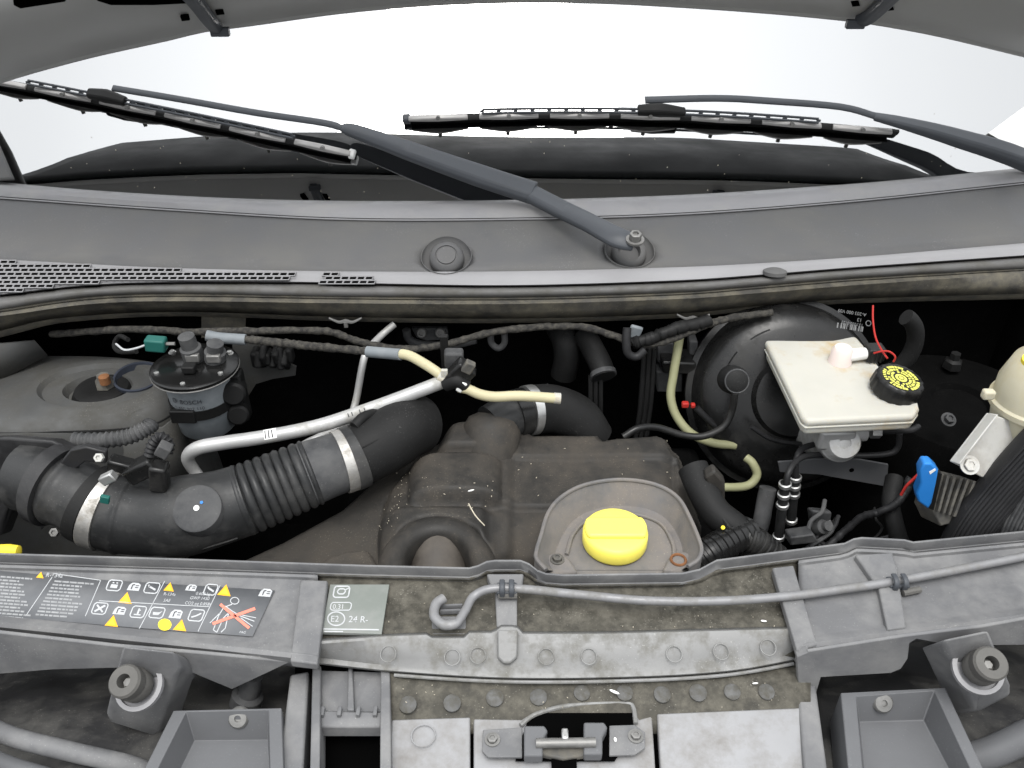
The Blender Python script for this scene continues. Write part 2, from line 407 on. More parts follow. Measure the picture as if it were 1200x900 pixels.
part('front_face', b, 'seal', seal, solid=.006, smooth=70)
# metal ledge under the seal
b = nb(); loft(b, [[Z(x, rowF(x), 1.004)+V((0, .003, 0)) for x in XS], [Z(x, rowF(x), 1.004)+V((0, .02, -.022)) for x in XS], [Z(x, rowF(x), 1.004)+V((0, .17, -.03)) for x in XS]])
struct('cowl_ledge', b, 'seal', solid=.004)
# small pale clips under the ledge
for (px, py) in ((405, 376), (812, 372)):
    c = nb(); p = Z(px, py, 1.0)
    sweep(c, [p+V((-.028, 0, .006)), p+V((-.012, 0, -.002)), p, p+V((.012, 0, -.002)), p+V((.028, 0, .006))], V((0, 0, 1)), [.004]*5, [.002, .004, .006, .004, .002])
    box(c, p+V((0, 0, -.007)), .006, .006, .010)
    tag(part('seal_clip', c, 'bolt', loc=p), 'small pale winged clip under the bonnet seal '+('above the silver pipes' if px < 600 else 'beside the brake booster'), 'clip', 'clips under the seal')

# cowl air grille
def gz(px, py):
    t = (py-rowC(px))/(rowD(px)-rowC(px)); return 1.066-.008*t
def grille(x0, x1, top, bot, name):
    g = nb(); back = nb()
    xs = span(x0, x1, 40)
    H = .0042; pw, ph = 9.4, 4.7
    def Q(px, py): return Z(px, py, gz(px, py)+H)
    r = 0; y = 296.0
    while y < 352:
        xo = x0 - 20 + (r*4.7*.55 % pw)
        while xo < x1:
            cx, cy = xo+pw/2, y+ph/2
            inside = x0+2 < cx < x1-2 and top(cx) < cy-ph*.40 and cy+ph*.40 < bot(cx)
            if inside:
                sk_ = -1.1
                o = [(xo-sk_, y), (xo+pw-sk_, y), (xo+pw+sk_, y+ph), (xo+sk_, y+ph)]
                i = [(xo+.85-sk_*.6, y+.7), (xo+pw-.85-sk_*.6, y+.7), (xo+pw-.85+sk_*.6, y+ph-.7), (xo+.85+sk_*.6, y+ph-.7)]
                back.faces.new([back.verts.new(Z(qx, qy, gz(qx, qy)+.0012)) for qx, qy in o])
                ov = [g.verts.new(Q(*q)) for q in o]; iv = [g.verts.new(Q(*q)) for q in i]
                for k in range(4): g.faces.new((ov[k], ov[(k+1) % 4], iv[(k+1) % 4], iv[k]))
            xo += pw
        y += ph; r += 1
    part('grille_backing', back, 'hole', cowl, solid=.0006, off=1)
    part('air_grille', g, 'cowl_light', cowl, solid=.002, smooth=0, normals=False)
grille(-60, 346, lambda x: rowC(x)+1.0, lin([(-60, 352), (0, 346), (60, 338), (130, 332), (200, 331), (346, 332)]), 'a')
grille(376, 444, lambda x: rowC(x)+2.0, lambda x: 333.5, 'b')

# spindle pockets in the cowl, the left one capped
def pocket(cx, cy, capped):
    up = V((0, -.60, .80)); o = Z(cx, cy, 1.076)
    c = nb(); lathe(c, o-up*.05, up, [(0, 0), (.0435, 0), (.0435, .12), (0, .12)], 48); bmesh.ops.recalc_face_normals(c, faces=c.faces)
    me = bpy.data.meshes.new('cut'); c.to_mesh(me); c.free(); cut = bpy.data.objects.new('cut', me); COL.objects.link(cut)
    for tgt in (mp,):
        cut.location = (0, 0, 0); bo = tgt.modifiers.new('cut', 'BOOLEAN'); bo.object = cut; bo.operation = 'DIFFERENCE'; bo.solver = 'EXACT'
        dg = bpy.context.evaluated_depsgraph_get(); nm = bpy.data.meshes.new_from_object(tgt.evaluated_get(dg))
        tgt.modifiers.clear(); tgt.data = nm
    bpy.data.objects.remove(cut)
    c = nb(); lathe(c, o, up, [(.0436, .045), (.0436, -.010), (.040, -.016), (.030, -.018), (0, -.018)], 48)
    # trim the cup flush with the panel
    for v in list(c.verts):
        if (v.co-o).dot(up) > 0:
            d = up; zpl = lambda p: 1.0768+.21*(p.y-o.y)
            t = (zpl(v.co)-v.co.z)/(d.z-.21*d.y); v.co += d*t
    p = part('spindle_pocket', c, 'cowl', cowl, smooth=60, solid=.001)
    c = nb()
    if capped: lathe(c, o-up*.020, up, [(.031, 0), (.0305, .014), (.027, .020), (.0195, .023), (.019, .021), (.017, .021), (.0162, .0235), (0, .0235)], 36)
    else: lathe(c, o-up*.020, up, [(.032, 0), (.031, .012), (.026, .017), (.020, .017), (.018, .004), (0, .004)], 36)
    part('spindle_cap' if capped else 'spindle_collar', c, 'cowl', p, smooth=50)
pocket(523, 300, True); pocket(738, 293, False)
# little oval plug further along
c = nb(); lathe(c, Z(908, 320, 1.061), V((0, .2, 1)), [(.020, -.002), (.020, .004), (.013, .007), (0, .007)], 24); part('plug', c, 'cowl', cowl)

# ------------------------------------------------------------------ wipers
def smoothpath(fn, pts, off): return [fn(px, py, o) for (px, py), o in zip(pts, off)]
w1 = thing('wiper', 'wiper with its arm bolted to the cowl spindle', 'wiper', Z(738, 290, 1.09))
arm_up = V((0, -.55, .83)).normalized()
A = [Z(744, 284, 1.112), Z(722, 277, 1.118), Z(690, 260, 1.124), Z(655, 243, 1.128), Z(622, 226, 1.135)]
c = nb(); sweep(c, A, arm_up, [.034, .040, .036, .036, .036], [.010, .014, .016, .018, .018]); part('arm_base', c, 'wiper', w1, bevel=.003)
A2 = [A[-1]+V((.006, 0, .001)), G(560, 204, .050), G(480, 176, .046), G(415, 153, .042), G(400, 150, .042)]
c = nb(); sweep(c, A2, arm_up, [.043, .042, .037, .028, .018], [.022, .022, .018, .012, .007]); part('arm_channel', c, 'wiper', w1, bevel=.003)
A3 = [G(406, 152, .042), G(380, 144, .042), G(300, 132, .040), G(210, 116, .036), G(132, 103, .030)]
c = nb(); sweep(c, A3, GN, [.013]*5, [.005]*5); part('arm_rod', c, 'wiper', w1, bevel=.001)
hexbolt(Z(744, 282, 1.117), V((0, -.25, 1)), .0105, .016, w1, 'bolt', 'nut')
def blade(w, p0, p1, hx, n_claw, sgn, flip=False):
    """blade between pixels p0 and p1 on the glass; hx: fraction where the arm hooks on"""
    L_ = lambda t: (p0[0]+(p1[0]-p0[0])*t, p0[1]+(p1[1]-p0[1])*t - 11*math.sin(math.pi*t)*(1 if flip else .15))
    def at(t, off, dv=0):
        x, y = L_(t); return G(x, y+dv, off)
    c = nb(); sweep(c, [at(t, .007) for t in span(0, 1, 9)], GN, [.009]*9, [.012]*9); part('rubber_strip', c, 'rubber', w)
    c = nb(); sweep(c, [at(t, .0155) for t in span(.005, .995, 9)], GN, [.013]*9, [.004]*9); part('rubber_holder', c, 'rubber', w)
    ts = span(.0, 1, n_claw*2+1)
    for k in range(n_claw):                                       # secondary yokes
        a, m_, e = ts[2*k]+.012, ts[2*k+1], ts[2*k+2]-.012
        c = nb(); sweep(c, [at(a, .019), at((a+m_)/2, .0235), at(m_, .026), at((m_+e)/2, .0235), at(e, .019)], GN, [.011, .012, .013, .012, .011], [.005, .008, .009, .008, .005])
        part('yoke', c, 'wiper_steel', w, bevel=.001)
        c = nb(); p = at(m_, .030); x, y, a_ = basis(GN); lathe(c, p, V((0, -1, .1)), [(.004, -.008), (.004, .008), (0, .008)], 10); part('pivot', c, 'bolt', w)
    # main bridge with slots: a ladder of two rails and rungs
    c = nb(); tt = span(.16, .84, 21)
    up0 = [at(t, .030+.004*math.sin(math.pi*t), -8) for t in tt]
    sweep(c, up0, GN, [.004]*21, [.004]*21)
    lo0 = [at(t, .028+.004*math.sin(math.pi*t), -3.5) for t in tt]
    sweep(c, lo0, GN, [.004]*21, [.004]*21)
    for k in range(0, 21):
        d = (lo0[k]-up0[k]); box(c, (lo0[k]+up0[k])/2, .008, .004, .004)
        if k == 0 or k == 20: continue
    part('bridge', c, 'wiper', w)
    c = nb(); p = at(hx, .040); sweep(c, [at(hx-.045, .034, -7), at(hx, .036, -8), at(hx+.05, .034, -6)], GN, [.020, .026, .018], [.012, .016, .012]); part('adapter', c, 'black', w, bevel=.002)
    c = nb(); e = 1 if sgn > 0 else 0; sweep(c, [at(.985 if e else .015, .014), at(1.0 if e else 0.0, .014)], GN, [.018, .018], [.014, .012], 3); part('end_cap', c, 'white' if sgn > 0 else 'wiper', w, bevel=.002)
blade(w1, (-40, 88), (416, 181), .36, 6, 1)
w2 = thing('wiper', 'wiper whose arm leaves towards the white paper card', 'wiper', G(1200, 195, .03))
B1 = [G(1290, 232, .052), G(1200, 186, .058), G(1120, 160, .052), G(1060, 144, .044), G(1024, 136, .038)]
c = nb(); sweep(c, B1, arm_up, [.046, .043, .036, .026, .019], [.030, .028, .022, .014, .008]); part('arm_channel', c, 'wiper', w2, bevel=.003)
B2 = [G(1030, 137, .038), G(985, 125, .040), G(900, 118, .040), G(840, 115, .038), G(756, 117, .036)]
c = nb(); sweep(c, B2, GN, [.014]*5, [.005]*5); part('arm_rod', c, 'wiper', w2, bevel=.001)
blade(w2, (472, 139), (1052, 155), .52, 7, -1, True)

# ------------------------------------------------------------------ raised bonnet
edge = curve([(0, 97), (35, 86), (110, 66), (200, 46), (237, 37), (290, 30), (400, 15), (500, 6), (600, 2), (700, 3), (800, 8), (900, 15), (985, 23), (1030, 29), (1100, 42), (1200, 66)])
bon = thing('bonnet', 'raised grey metal bonnet seen from below above the windscreen', 'bonnet', (0, .66, 1.46))
def bedge(px, dv=0): return Y(px, edge(px)+dv, .655 + .10*((px-600)/600)**2)
TILT = math.radians(77); BD = V((0, -math.cos(TILT), math.sin(TILT))); BN = V((0, -math.sin(TILT), -math.cos(TILT)))   # BN faces camera side
XB = span(-120, 1320, 73)
b = nb(); loft(b, [[bedge(x)+BD*u+BN*v for x in XB] for u, v in ((0, 0), (.004, .004), (.012, .010), (.013, .015), (.06, .064), (.11, .118), (.15, .15), (.18, .16), (.5, .09), (.82, .005))])
part('inner_panel', b, 'paint_under', bon, solid=.002, smooth=40)
b = nb(); loft(b, [[bedge(x)-BN*(d+.006)+BD*t for x in XB] for t, d in ((.0, -.006), (-.001, -.003), (.0, .0), (.02, .012), (.2, .04), (.45, .055), (.7, .04), (.83, .0))])
part('outer_skin', b, 'paint_dark', bon, solid=.003, smooth=60)
def onb(px, py, off=.012):
    """point on the inner panel plane near the edge"""
    n = (BN*.69-BD*.724).normalized(); d = ray(px, py); o = bedge(px)+BD*.013+BN*.015+n*(off-.012)
    return CAM + d*((o-CAM).dot(n)/d.dot(n))
for poly in ([(14, -12), (74, -12), (76, 2), (24, 10), (16, 6)], [(108, -12), (224, -12), (222, 4), (180, 6), (130, 6), (114, 1)],
             [(1140, -14), (1205, -14), (1200, -2), (1150, -4)]):
    c = nb(); slab(c, [onb(x, y, .016) for x, y in poly], -BN*.008); part('panel_opening', c, 'hole', bon)
for (x, y) in ((216, 22), (257, 15), (1002, 5), (1042, 10)):
    c = nb(); slab(c, [onb(x-5, y-3, .0135), onb(x+4, y-4, .0135), onb(x+6, y+2, .0135), onb(x-3, y+3, .0135)], -BN*.006); part('square_hole', c, 'hole', bon)
for pts in ([(196, -30), (226, 0), (243, 22), (254, 35)], [(1066, -24), (1040, 2), (1020, 20), (1006, 26)]):
    c = nb(); P = [onb(x, y, .022) for x, y in pts]; sweep(c, P, BN, [.024, .024, .024, .02], [.016]*4)
    e = P[-1]; sg = 1 if pts[0][0] < 600 else -1
    br = part('hinge_bracket', c, 'wiper', bon, bevel=.002)
    c = nb(); box(c, e+V((sg*.006, -.004, -.002)), .030, .012, .014); part('bracket_foot', c, 'wiper', br, bevel=.002)

# ================================================================== FRONT: slam panel cover and what sits on it
front = thing('slam_panel_cover', 'long grey plastic cover across the front of the engine bay', 'panel', (0, -.06, .90))
ZF = .900                                                        # level of the flat panel faces
lipB = lin([(-160, 636), (0, 648), (200, 654), (430, 662), (555, 665), (568, 658), (576, 656), (610, 656), (620, 660), (634, 671), (660, 673), (800, 671), (822, 666), (838, 656), (990, 636), (1004, 629), (1060, 632), (1066, 635), (1200, 622), (1360, 606)])
XL = span(-160, 1360, 153)
def lipc(x): return lipB(x)
# raised rear lip: a low wall with a rounded top that runs all the way across
b = nb(); loft(b, [[Z(x, lipB(x), .918)+V((0, .004, -.050)) for x in XL], [Z(x, lipB(x), .918)+V((0, .002, -.004)) for x in XL], [Z(x, lipB(x), .918) for x in XL],
                   [Z(x, lipB(x)+2, .918) for x in XL], [Z(x, lipB(x)+4, .915) for x in XL], [Z(x, lipB(x)+11, .9015) for x in XL], [Z(x, lipB(x)+14, .8995) for x in XL]])
part('rear_lip', b, 'slam', front, solid=.003, smooth=50)
bead = lin([(-160, 712), (0, 731), (200, 752), (370, 770), (376, 771), (935, 762), (945, 756), (1060, 740), (1200, 722), (1360, 700)])
def section(x0, x1, name, mat, extra=0):
    xs = span(x0, x1, 45)
    c = nb(); loft(c, [[Z(x, lipB(x)+12, .900) for x in xs], [Z(x, lipB(x)+14, .9055) for x in xs], [Z(x, lipB(x)+17, .9045) for x in xs], [Z(x, lipB(x)+20, ZF) for x in xs],
                       [Z(x, bead(x)-11, ZF) for x in xs], [Z(x, bead(x)-8, ZF+.004) for x in xs], [Z(x, bead(x)-2, ZF+.007) for x in xs], [Z(x, bead(x)+4, ZF+.004) for x in xs],
                       [Z(x, bead(x)+8, ZF-.004) for x in xs], [Z(x, bead(x)+8, ZF-.004)+V((0, .004, -.016)) for x in xs]])
    return part(name, c, mat, front, solid=.003, smooth=45)
section(-160, 372, 'side_panel', 'slam'); section(936, 1360, 'side_panel', 'slam')
# joint strips at the ends of the middle section
def joint(pts, z=.9065, h=.012, nm='joint_strip'):
    c = nb(); slab(c, [Z(x, y, z) for x, y in pts], (0, 0, -h)); return part(nm, c, 'slam', front, bevel=.002)
joint([(352, 679), (384, 680), (372, 778), (340, 774)])
joint([(905, 665), (930, 662), (958, 756), (940, 760), (934, 762)])
joint([(1002, 650), (1046, 647), (1052, 668), (1062, 735), (1040, 738), (1030, 690)], .909, .014, 'raised_bridge')
# middle recess floor (dirty) and front metal strip
xs = span(372, 936, 45)
c = nb(); loft(c, [[Z(x, lipB(x)+11, .9010) for x in xs], [Z(x, lipB(x)+16, .889) for x in xs], [Z(x, 720, .884) for x in xs], [Z(x, 742, .886) for x in xs], [Z(x, 752, .880) for x in xs], [Z(x, 775, .86) for x in xs]])
part('recess_floor', c, 'slam_dirty', front, solid=.003, smooth=50)
stT = lin([(368, 752), (450, 746), (500, 744), (503, 748), (545, 748), (549, 742), (580, 742), (584, 735), (606, 735), (609, 743), (700, 743), (930, 737)])
stB = curve([(368, 776), (460, 786), (600, 794), (760, 792), (860, 785), (934, 772)])
xs = span(368, 933, 91)
c = nb(); loft(c, [[Z(x, stT(x)-3, .893) for x in xs], [Z(x, stT(x), .8975) for x in xs], [Z(x, stT(x)+3, .8965) for x in xs], [Z(x, stT(x)*.4+stB(x)*.6, .8785) for x in xs], [Z(x, stB(x)-6, .868) for x in xs], [Z(x, stB(x), .8655) for x in xs],
                   [Z(x, stB(x)+2, .862) for x in xs]])
strip = part('front_strip', c, 'front_strip', front, solid=.003, smooth=45)
for px in (455, 530, 560, 640, 690, 790, 845, 900):              # embossed rings along the strip
    y = stT(px)*.5+stB(px)*.5+1; o = Z(px, y, .884); ax = V((0, -.45, .9)).normalized()
    c = nb(); x_, y_, a_ = basis(ax); P = [o+ax*.001+(x_*math.cos(q)+y_*math.sin(q))*.0095 for q in span(0, 2*math.pi, 21)]
    tube_raw(c, P, [.0008]*21, 6); part('embossed_ring', c, 'front_strip', strip)
# clip tab on the front strip
c = nb(); slab(c, [Z(583, 738, .905), Z(607, 738, .905), Z(606, 770, .885), Z(598, 777, .882), Z(590, 777, .882), Z(583, 770, .885)], (0, .002, -.006)); part('clip_tab', c, 'front_strip', strip, bevel=.002)
# raised lug with ribs under the rod
c = nb(); slab(c, [Z(570, 672, .908), Z(614, 672, .908), Z(612, 688, .899), Z(576, 688, .899)], (0, 0, -.014)); lug = part('rod_lug', c, 'slam', front, bevel=.002)
c = nb(); slab(c, [Z(580, 694, .899), Z(606, 694, .899), Z(606, 734, .893), Z(582, 734, .893)], (0, 0, -.012)); part('lug_foot', c, 'slam', lug, bevel=.002)
for dy in (0, 6):
    c = nb(); sweep(c, [Z(516, 711+dy, .892), Z(542, 710+dy, .892)], V((0, 0, 1)), [.004]*2, [.006]*2, 2); part('rib', c, 'slam', front)
c = nb(); slab(c, [Z(506, 722, .890), Z(546, 722, .890), Z(546, 743, .888), Z(506, 743, .888)], (0, 0, -.003)); part('rod_seat', c, 'slam', front, bevel=.001)

# prop rod
rod = thing('prop_rod', 'thin grey metal prop rod with a hooked end stowed across the cover', 'prop rod', Z(600, 690, .905))
R = [(520, 701), (511, 708), (509, 722), (520, 732), (534, 731), (545, 716), (555, 699), (575, 690), (610, 690), (680, 697), (760, 704), (850, 704), (930, 698), (990, 690), (1045, 682), (1120, 668), (1200, 652), (1330, 624)]
c = nb(); tube(c, [Z(x, y, .912 if x > 560 else .905) for x, y in R], .0056, 12, 120); part('rod', c, 'rod', rod)
c = nb(); tube(c, [Z(x, y, .912 if x > 560 else .905) for x, y in R[:5]], .0064, 12, 30); part('hook_sleeve', c, 'rod', rod)
for (px, py) in ((594, 690), (1052, 683)):
    cl_ = thing('rod_clip', 'dark clip holding the prop rod above the ribbed lug' if px < 700 else 'dark clip holding the prop rod on the raised bridge', 'clip', Z(px, py, .905), 'prop rod clips')
    c = nb(); box(c, Z(px, py, .9095), .026, .018, .006); part('saddle', c, 'wiper', cl_, bevel=.002)
    for s_ in (-1, 1):
        c = nb(); sweep(c, [Z(px, py, .912)+V((s_*.006, -.009, -.004)), Z(px, py, .912)+V((s_*.006, -.010, .006)), Z(px, py, .912)+V((s_*.006, -.004, .011)), Z(px, py, .912)+V((s_*.006, .006, .010))], V((0, -1, .3)), [.007]*4, [.003]*4); part('claw', c, 'wiper', cl_, bevel=.001)
    c = nb(); tube(c, [Z(px+6, py+12, .906), Z(px+26, py+8, .906)] if px > 700 else [Z(px-10, py+8, .906), Z(px+12, py+8, .906)], .0045, 8); part('barrel', c, 'stop_rubber', cl_)

# ------------------------------------------------------------------ stickers
SZ = ZF+.0016
def F(px, py): return Z(px, py, SZ)
def F2(px, py): return Z(px, py, SZ+.0004)
st = thing('warning_sticker', 'dark sticker with pictograms, orange triangles and a red crossed figure', 'sticker', F(200, 715))
lab_top = lin([(-40, 668), (0, 670), (110, 677), (322, 690)]); lab_bot = lin([(-40, 718), (0, 722), (150, 735), (300, 746)])
c = nb(); flat(c, F, [(-40, 667), (0, 669), (110, 679), (322, 692), (296, 746), (150, 735), (0, 722), (-40, 718)]); part('backing', c, 'sticker', st, solid=.0002, off=1)
pr = nb(); dim = nb(); orn = nb(); yel = nb(); red = nb(); dk = nb()
SK = -.42                                                          # slant of the print columns
def cell(ox, oy): return lambda u, v: F2(ox+u+SK*v*-1*-1, oy+v+u*.075)  # u right, v down, in print units
# text block lines
for blk, (bx, by, ww, nl) in enumerate(((-22, 673, 60, 13), (64, 680, 46, 11))):
    for k in range(nl):
        y = by+k*3.9; x = bx - k*2.2 if blk else bx; w_ = ww*(random.uniform(.72, 1.0) if k not in (0,) else 1.0)
        u = x
        while u < x+w_:
            l = random.uniform(3, 9); l = min(l, x+w_-u)
            if l < 1: break
            y1 = y+(u-x)*.075; y2 = y+(u+l-x)*.075
            flat(dim, F2, [(u, y1), (u+l, y2), (u+l-.5, y2+2.0), (u-.5, y1+2.0)]); u += l+.9
def tri(bm, cx, cy, s): flat(bm, F2, [(cx-s*.95, cy+s*.55), (cx+s*.25, cy-s*.8), (cx+s*.8, cy+s*.75)])
def sign(cx, cy, s):
    c2 = nb(); tri(c2, cx, cy, s); c3 = nb(); pb_ = part('warning_triangle', c2, 'orange', st, normals=False)
    f3 = lambda x, y: Z(x, y, SZ+.0008)
    flat(c3, f3, [(cx-s*.55, cy+s*.38), (cx+s*.15, cy-s*.40), (cx+s*.48, cy+s*.52)]); part('triangle_fill', c3, 'yellow', pb_, normals=False)
sign(47, 674, 5)
for (x, y, s_) in ((147, 701, 9), (131, 728, 9), (198, 688, 7), (211, 733, 9), (263, 692, 9)): sign(x, y, s_)
flat(yel, F2, [(193+8*math.cos(q), 732+7*math.sin(q)) for q in span(0, 2*math.pi, 17)[:-1]])
def frame_icon(cx, cy, w, h, kind):
    sk = -.40
    def q(u, v): return (cx+u+sk*v, cy+v+u*.08)
    rr = [(-w, -h+2), (-w+2, -h), (w-2, -h), (w, -h+2), (w, h-2), (w-2, h), (-w+2, h), (-w, h-2), (-w, -h+2)]
    if kind != 'book': stroke(pr, F2, [q(*p) for p in rr], 1.3)
    if kind == 'battery': flat(pr, F2, [q(*p) for p in ((-w*.5, -h*.2), (w*.5, -h*.2), (w*.5, h*.5), (-w*.5, h*.5))]); stroke(pr, F2, [q(-w*.4, -h*.5), q(-w*.15, -h*.5)], 1.5); stroke(pr, F2, [q(w*.15, -h*.5), q(w*.4, -h*.5)], 1.5)
    if kind == 'fan': stroke(pr, F2, [q(-w*.6, -h*.6), q(w*.6, h*.6)], 2.2); stroke(pr, F2, [q(w*.6, -h*.6), q(-w*.6, h*.6)], 2.2)
    if kind == 'temp': stroke(pr, F2, [q(0, -h*.6), q(0, h*.4)], 2.0); stroke(pr, F2, [q(-w*.5, h*.5), q(w*.5, h*.5)], 1.4); stroke(pr, F2, [q(0, -h*.3), q(w*.3, -h*.3)], 1.2)
    if kind == 'spanner': stroke(pr, F2, [q(-w*.55, -h*.3), q(w*.6, h*.3)], 2.2); stroke(pr, F2, [q(-w*.65, -h*.55), q(-w*.35, -h*.1)], 2)
    if kind == 'oil': flat(pr, F2, [q(*p) for p in ((-w*.6, -h*.1), (w*.3, -h*.1), (w*.7, -h*.4), (w*.3, h*.45), (-w*.5, h*.45))])
    if kind == 'dip': stroke(pr, F2, [q(-w*.6, h*.4), q(0, h*.1), q(w*.6, -h*.4)], 1.6)
    if kind == 'book':
        flat(pr, F2, [q(*p) for p in ((-w, h*.8), (-w*.9, -h*.4), (-w*.5, -h), (w*.5, -h), (w, -h*.6), (w, h*.8))])
        f3 = lambda x, y: Z(x, y, SZ+.0008); stroke(dk, f3, [q(-w*.35, h*.5), q(-w*.35, -h*.5), q(0, -h*.6)], 1.0); stroke(dk, f3, [q(w*.2, -h*.4), q(w*.75, -h*.4)], .8); stroke(dk, f3, [q(w*.2, h*.05), q(w*.75, h*.05)], .8)
for a in ((134, 686, 8, 6, 'battery'), (157, 688, 7, 5, 'book'), (178, 689, 8, 6, 'spanner'), (224, 689, 6, 4, 'book'), (247, 691, 7, 6, 'spanner'), (117, 713, 8, 6.5, 'fan'), (140, 716, 7, 5, 'book'),
          (162, 717, 8, 6.5, 'temp'), (184, 718, 8, 6, 'oil'), (206, 720, 7, 5.5, 'book'), (230, 721, 8, 6.5, 'dip'), (311, 695, 7, 5, 'book')): frame_icon(*a)
for pts in (((62, 672), (118, 680)), ((118, 680), (100, 722)), ((62, 675), (30, 722)), ((193, 681), (163, 737)), ((116, 704), (245, 711)), ((258, 686), (232, 740))):
    stroke(pr, F2, pts, .8)
# crossed-out figure
stroke(pr, F2, [(275+5*math.cos(q), 704+4*math.sin(q)) for q in span(0, 6.29, 13)], 1.0)
stroke(pr, F2, [(272, 708), (262, 712), (256, 722), (250, 738), (254, 741), (262, 724), (268, 718), (264, 736), (259, 741)], 1.1)
stroke(pr, F2, [(264, 710), (272, 716), (282, 722), (298, 728)], 1.1); stroke(pr, F2, [(282, 724), (296, 734)], 1.0); stroke(pr, F2, [(258, 718), (246, 730)], 1.0); stroke(pr, F2, [(280, 720), (300, 724)], .9)
f4 = lambda x, y: Z(x, y, SZ+.0011)
stroke(red, f4, [(258, 708), (292, 736)], 3.6); stroke(red, f4, [(299, 713), (249, 731)], 3.6)
def pxtext(bm, body, ox, oy, size, slope=.08, sk=-.40, f=F2):
    text_bm(body, lambda u, v: f(ox+u+sk*(-v), oy-v+u*slope), size, bm)
pxtext(pr, 'R-134a', 191, 697.5, 5, .06); pxtext(pr, '0.600 kg', 229, 697, 5, .06); pxtext(pr, 'SAE', 191, 705, 5, .06); pxtext(pr, 'GWP 1430', 222, 702, 5, .06); pxtext(pr, 'CO2 eq 0.858t', 216, 708, 5, .06)
pxtext(pr, 'R-134a', 53, 676, 7, .05)
pxtext(pr, 'PAG', 280, 742, 4, .06)
for bm_, m_, n_ in ((pr, 'print', 'white_print'), (dim, 'print_dim', 'text_block'), (yel, 'yellow', 'yellow_disc'), (red, 'redpink', 'cross_mark'), (dk, 'dark_print', 'book_lines')):
    o_ = part(n_, bm_, m_, st, normals=False, smooth=0)
    if n_ in ('white_print', 'text_block', 'book_lines'): o_['kind'] = 'stuff'
# second sticker on the recess
SZ2 = .8965
g = lambda x, y: Z(x, y, SZ2); g2 = lambda x, y: Z(x, y, SZ2+.0004)
s2 = thing('approval_sticker', 'small grey-green sticker with an approval number and two icons', 'sticker', g(410, 715))
c = nb(); slab(c, [g(387, 685), (g(456, 685)), g(447, 743), g(377, 741)], (0, 0, -.004)); part('backing', c, 'sticker_green', s2)
pr = nb()
def rrect(x0, y0, x1, y1, w, sk=-.12):
    stroke(pr, g2, [(x0+2, y0), (x1-2, y0), (x1, y0+2), (x1+sk*(y1-y0), y1-2), (x1-2+sk*(y1-y0), y1), (x0+2+sk*(y1-y0), y1), (x0+sk*(y1-y0), y1-2), (x0, y0+2), (x0+2, y0)], w)
rrect(392, 687, 410, 700, 1.6); rrect(396, 690, 405, 696, 1.5); stroke(pr, g2, [(405, 691), (409, 689)], 1.3)
rrect(388, 706, 412, 715, 1.2); pxtext(pr, '0.31', 389.5, 713.5, 8, 0, -.1, g2)
stroke(pr, g2, [(394+10*math.cos(q), 725+8*math.sin(q)) for q in span(0, 6.29, 21)], 1.5); pxtext(pr, 'E2', 387, 728.5, 10, 0, -.1, g2)
pxtext(pr, '24 R-', 408, 729, 10.5, .02, -.15, g2); stroke(pr, g2, [(379, 737), (444, 738)], 1.5); stroke(pr, g2, [(380, 740), (402, 740)], 1.4)
part('white_print', pr, 'print', s2, normals=False, smooth=0)

# ------------------------------------------------------------------ below the cover: flanges, stops, trays, latch platform
def vert(px, py, y=-.135): return Y(px, py, y)
YF = -.155
c = nb(); slab(c, [Y(x, y, YF) for x, y in ((-120, 712), (0, 742), (140, 758), (236, 766), (340, 776), (272, 808), (212, 783), (128, 783), (60, 785), (0, 790), (-120, 800))], (0, .004, .001)); part('front_flange', c, 'slam', front, bevel=.001)
c = nb(); slab(c, [Y(x, y, YF) for x, y in ((946, 764), (1060, 746), (1150, 735), (1200, 726), (1340, 704), (1340, 730), (1200, 756), (1112, 757), (1095, 753), (1074, 749), (1066, 754), (1064, 772), (1056, 784), (1044, 789), (960, 794))], (0, .004, .001)); part('front_flange', c, 'slam', front, bevel=.001)
# right folded ear next to the strip
c = nb(); slab(c, [Y(934, 770, YF), Y(948, 764, YF), Y(962, 794, YF), Y(955, 818, YF), Y(936, 812, YF)], (0, .01, 0)); part('folded_ear', c, 'slam', front, bevel=.001)

# dark dusty lamp tops either side
def lampside(x0, x1, lab):
    c = nb(); loft(c, [[Z(x, y, z)+V((0, 0, .008*math.sin(x*.05)*math.cos(y*.04))) for x in span(x0, x1, 24)] for y, z in ((700, .56), (745, .62), (790, .70), (830, .755), (870, .785), (900, .795), (960, .80))])
    return tag(part('headlamp_housing', c, 'lamp_black', loc=Z(x0, 870, .78), solid=.004), lab, 'headlamp', 'headlamp housings')
lampside(-160, 345, 'dusty black headlamp housing top under the warning sticker')
lampside(950, 1360, 'dusty black headlamp housing top under the far end of the rod')
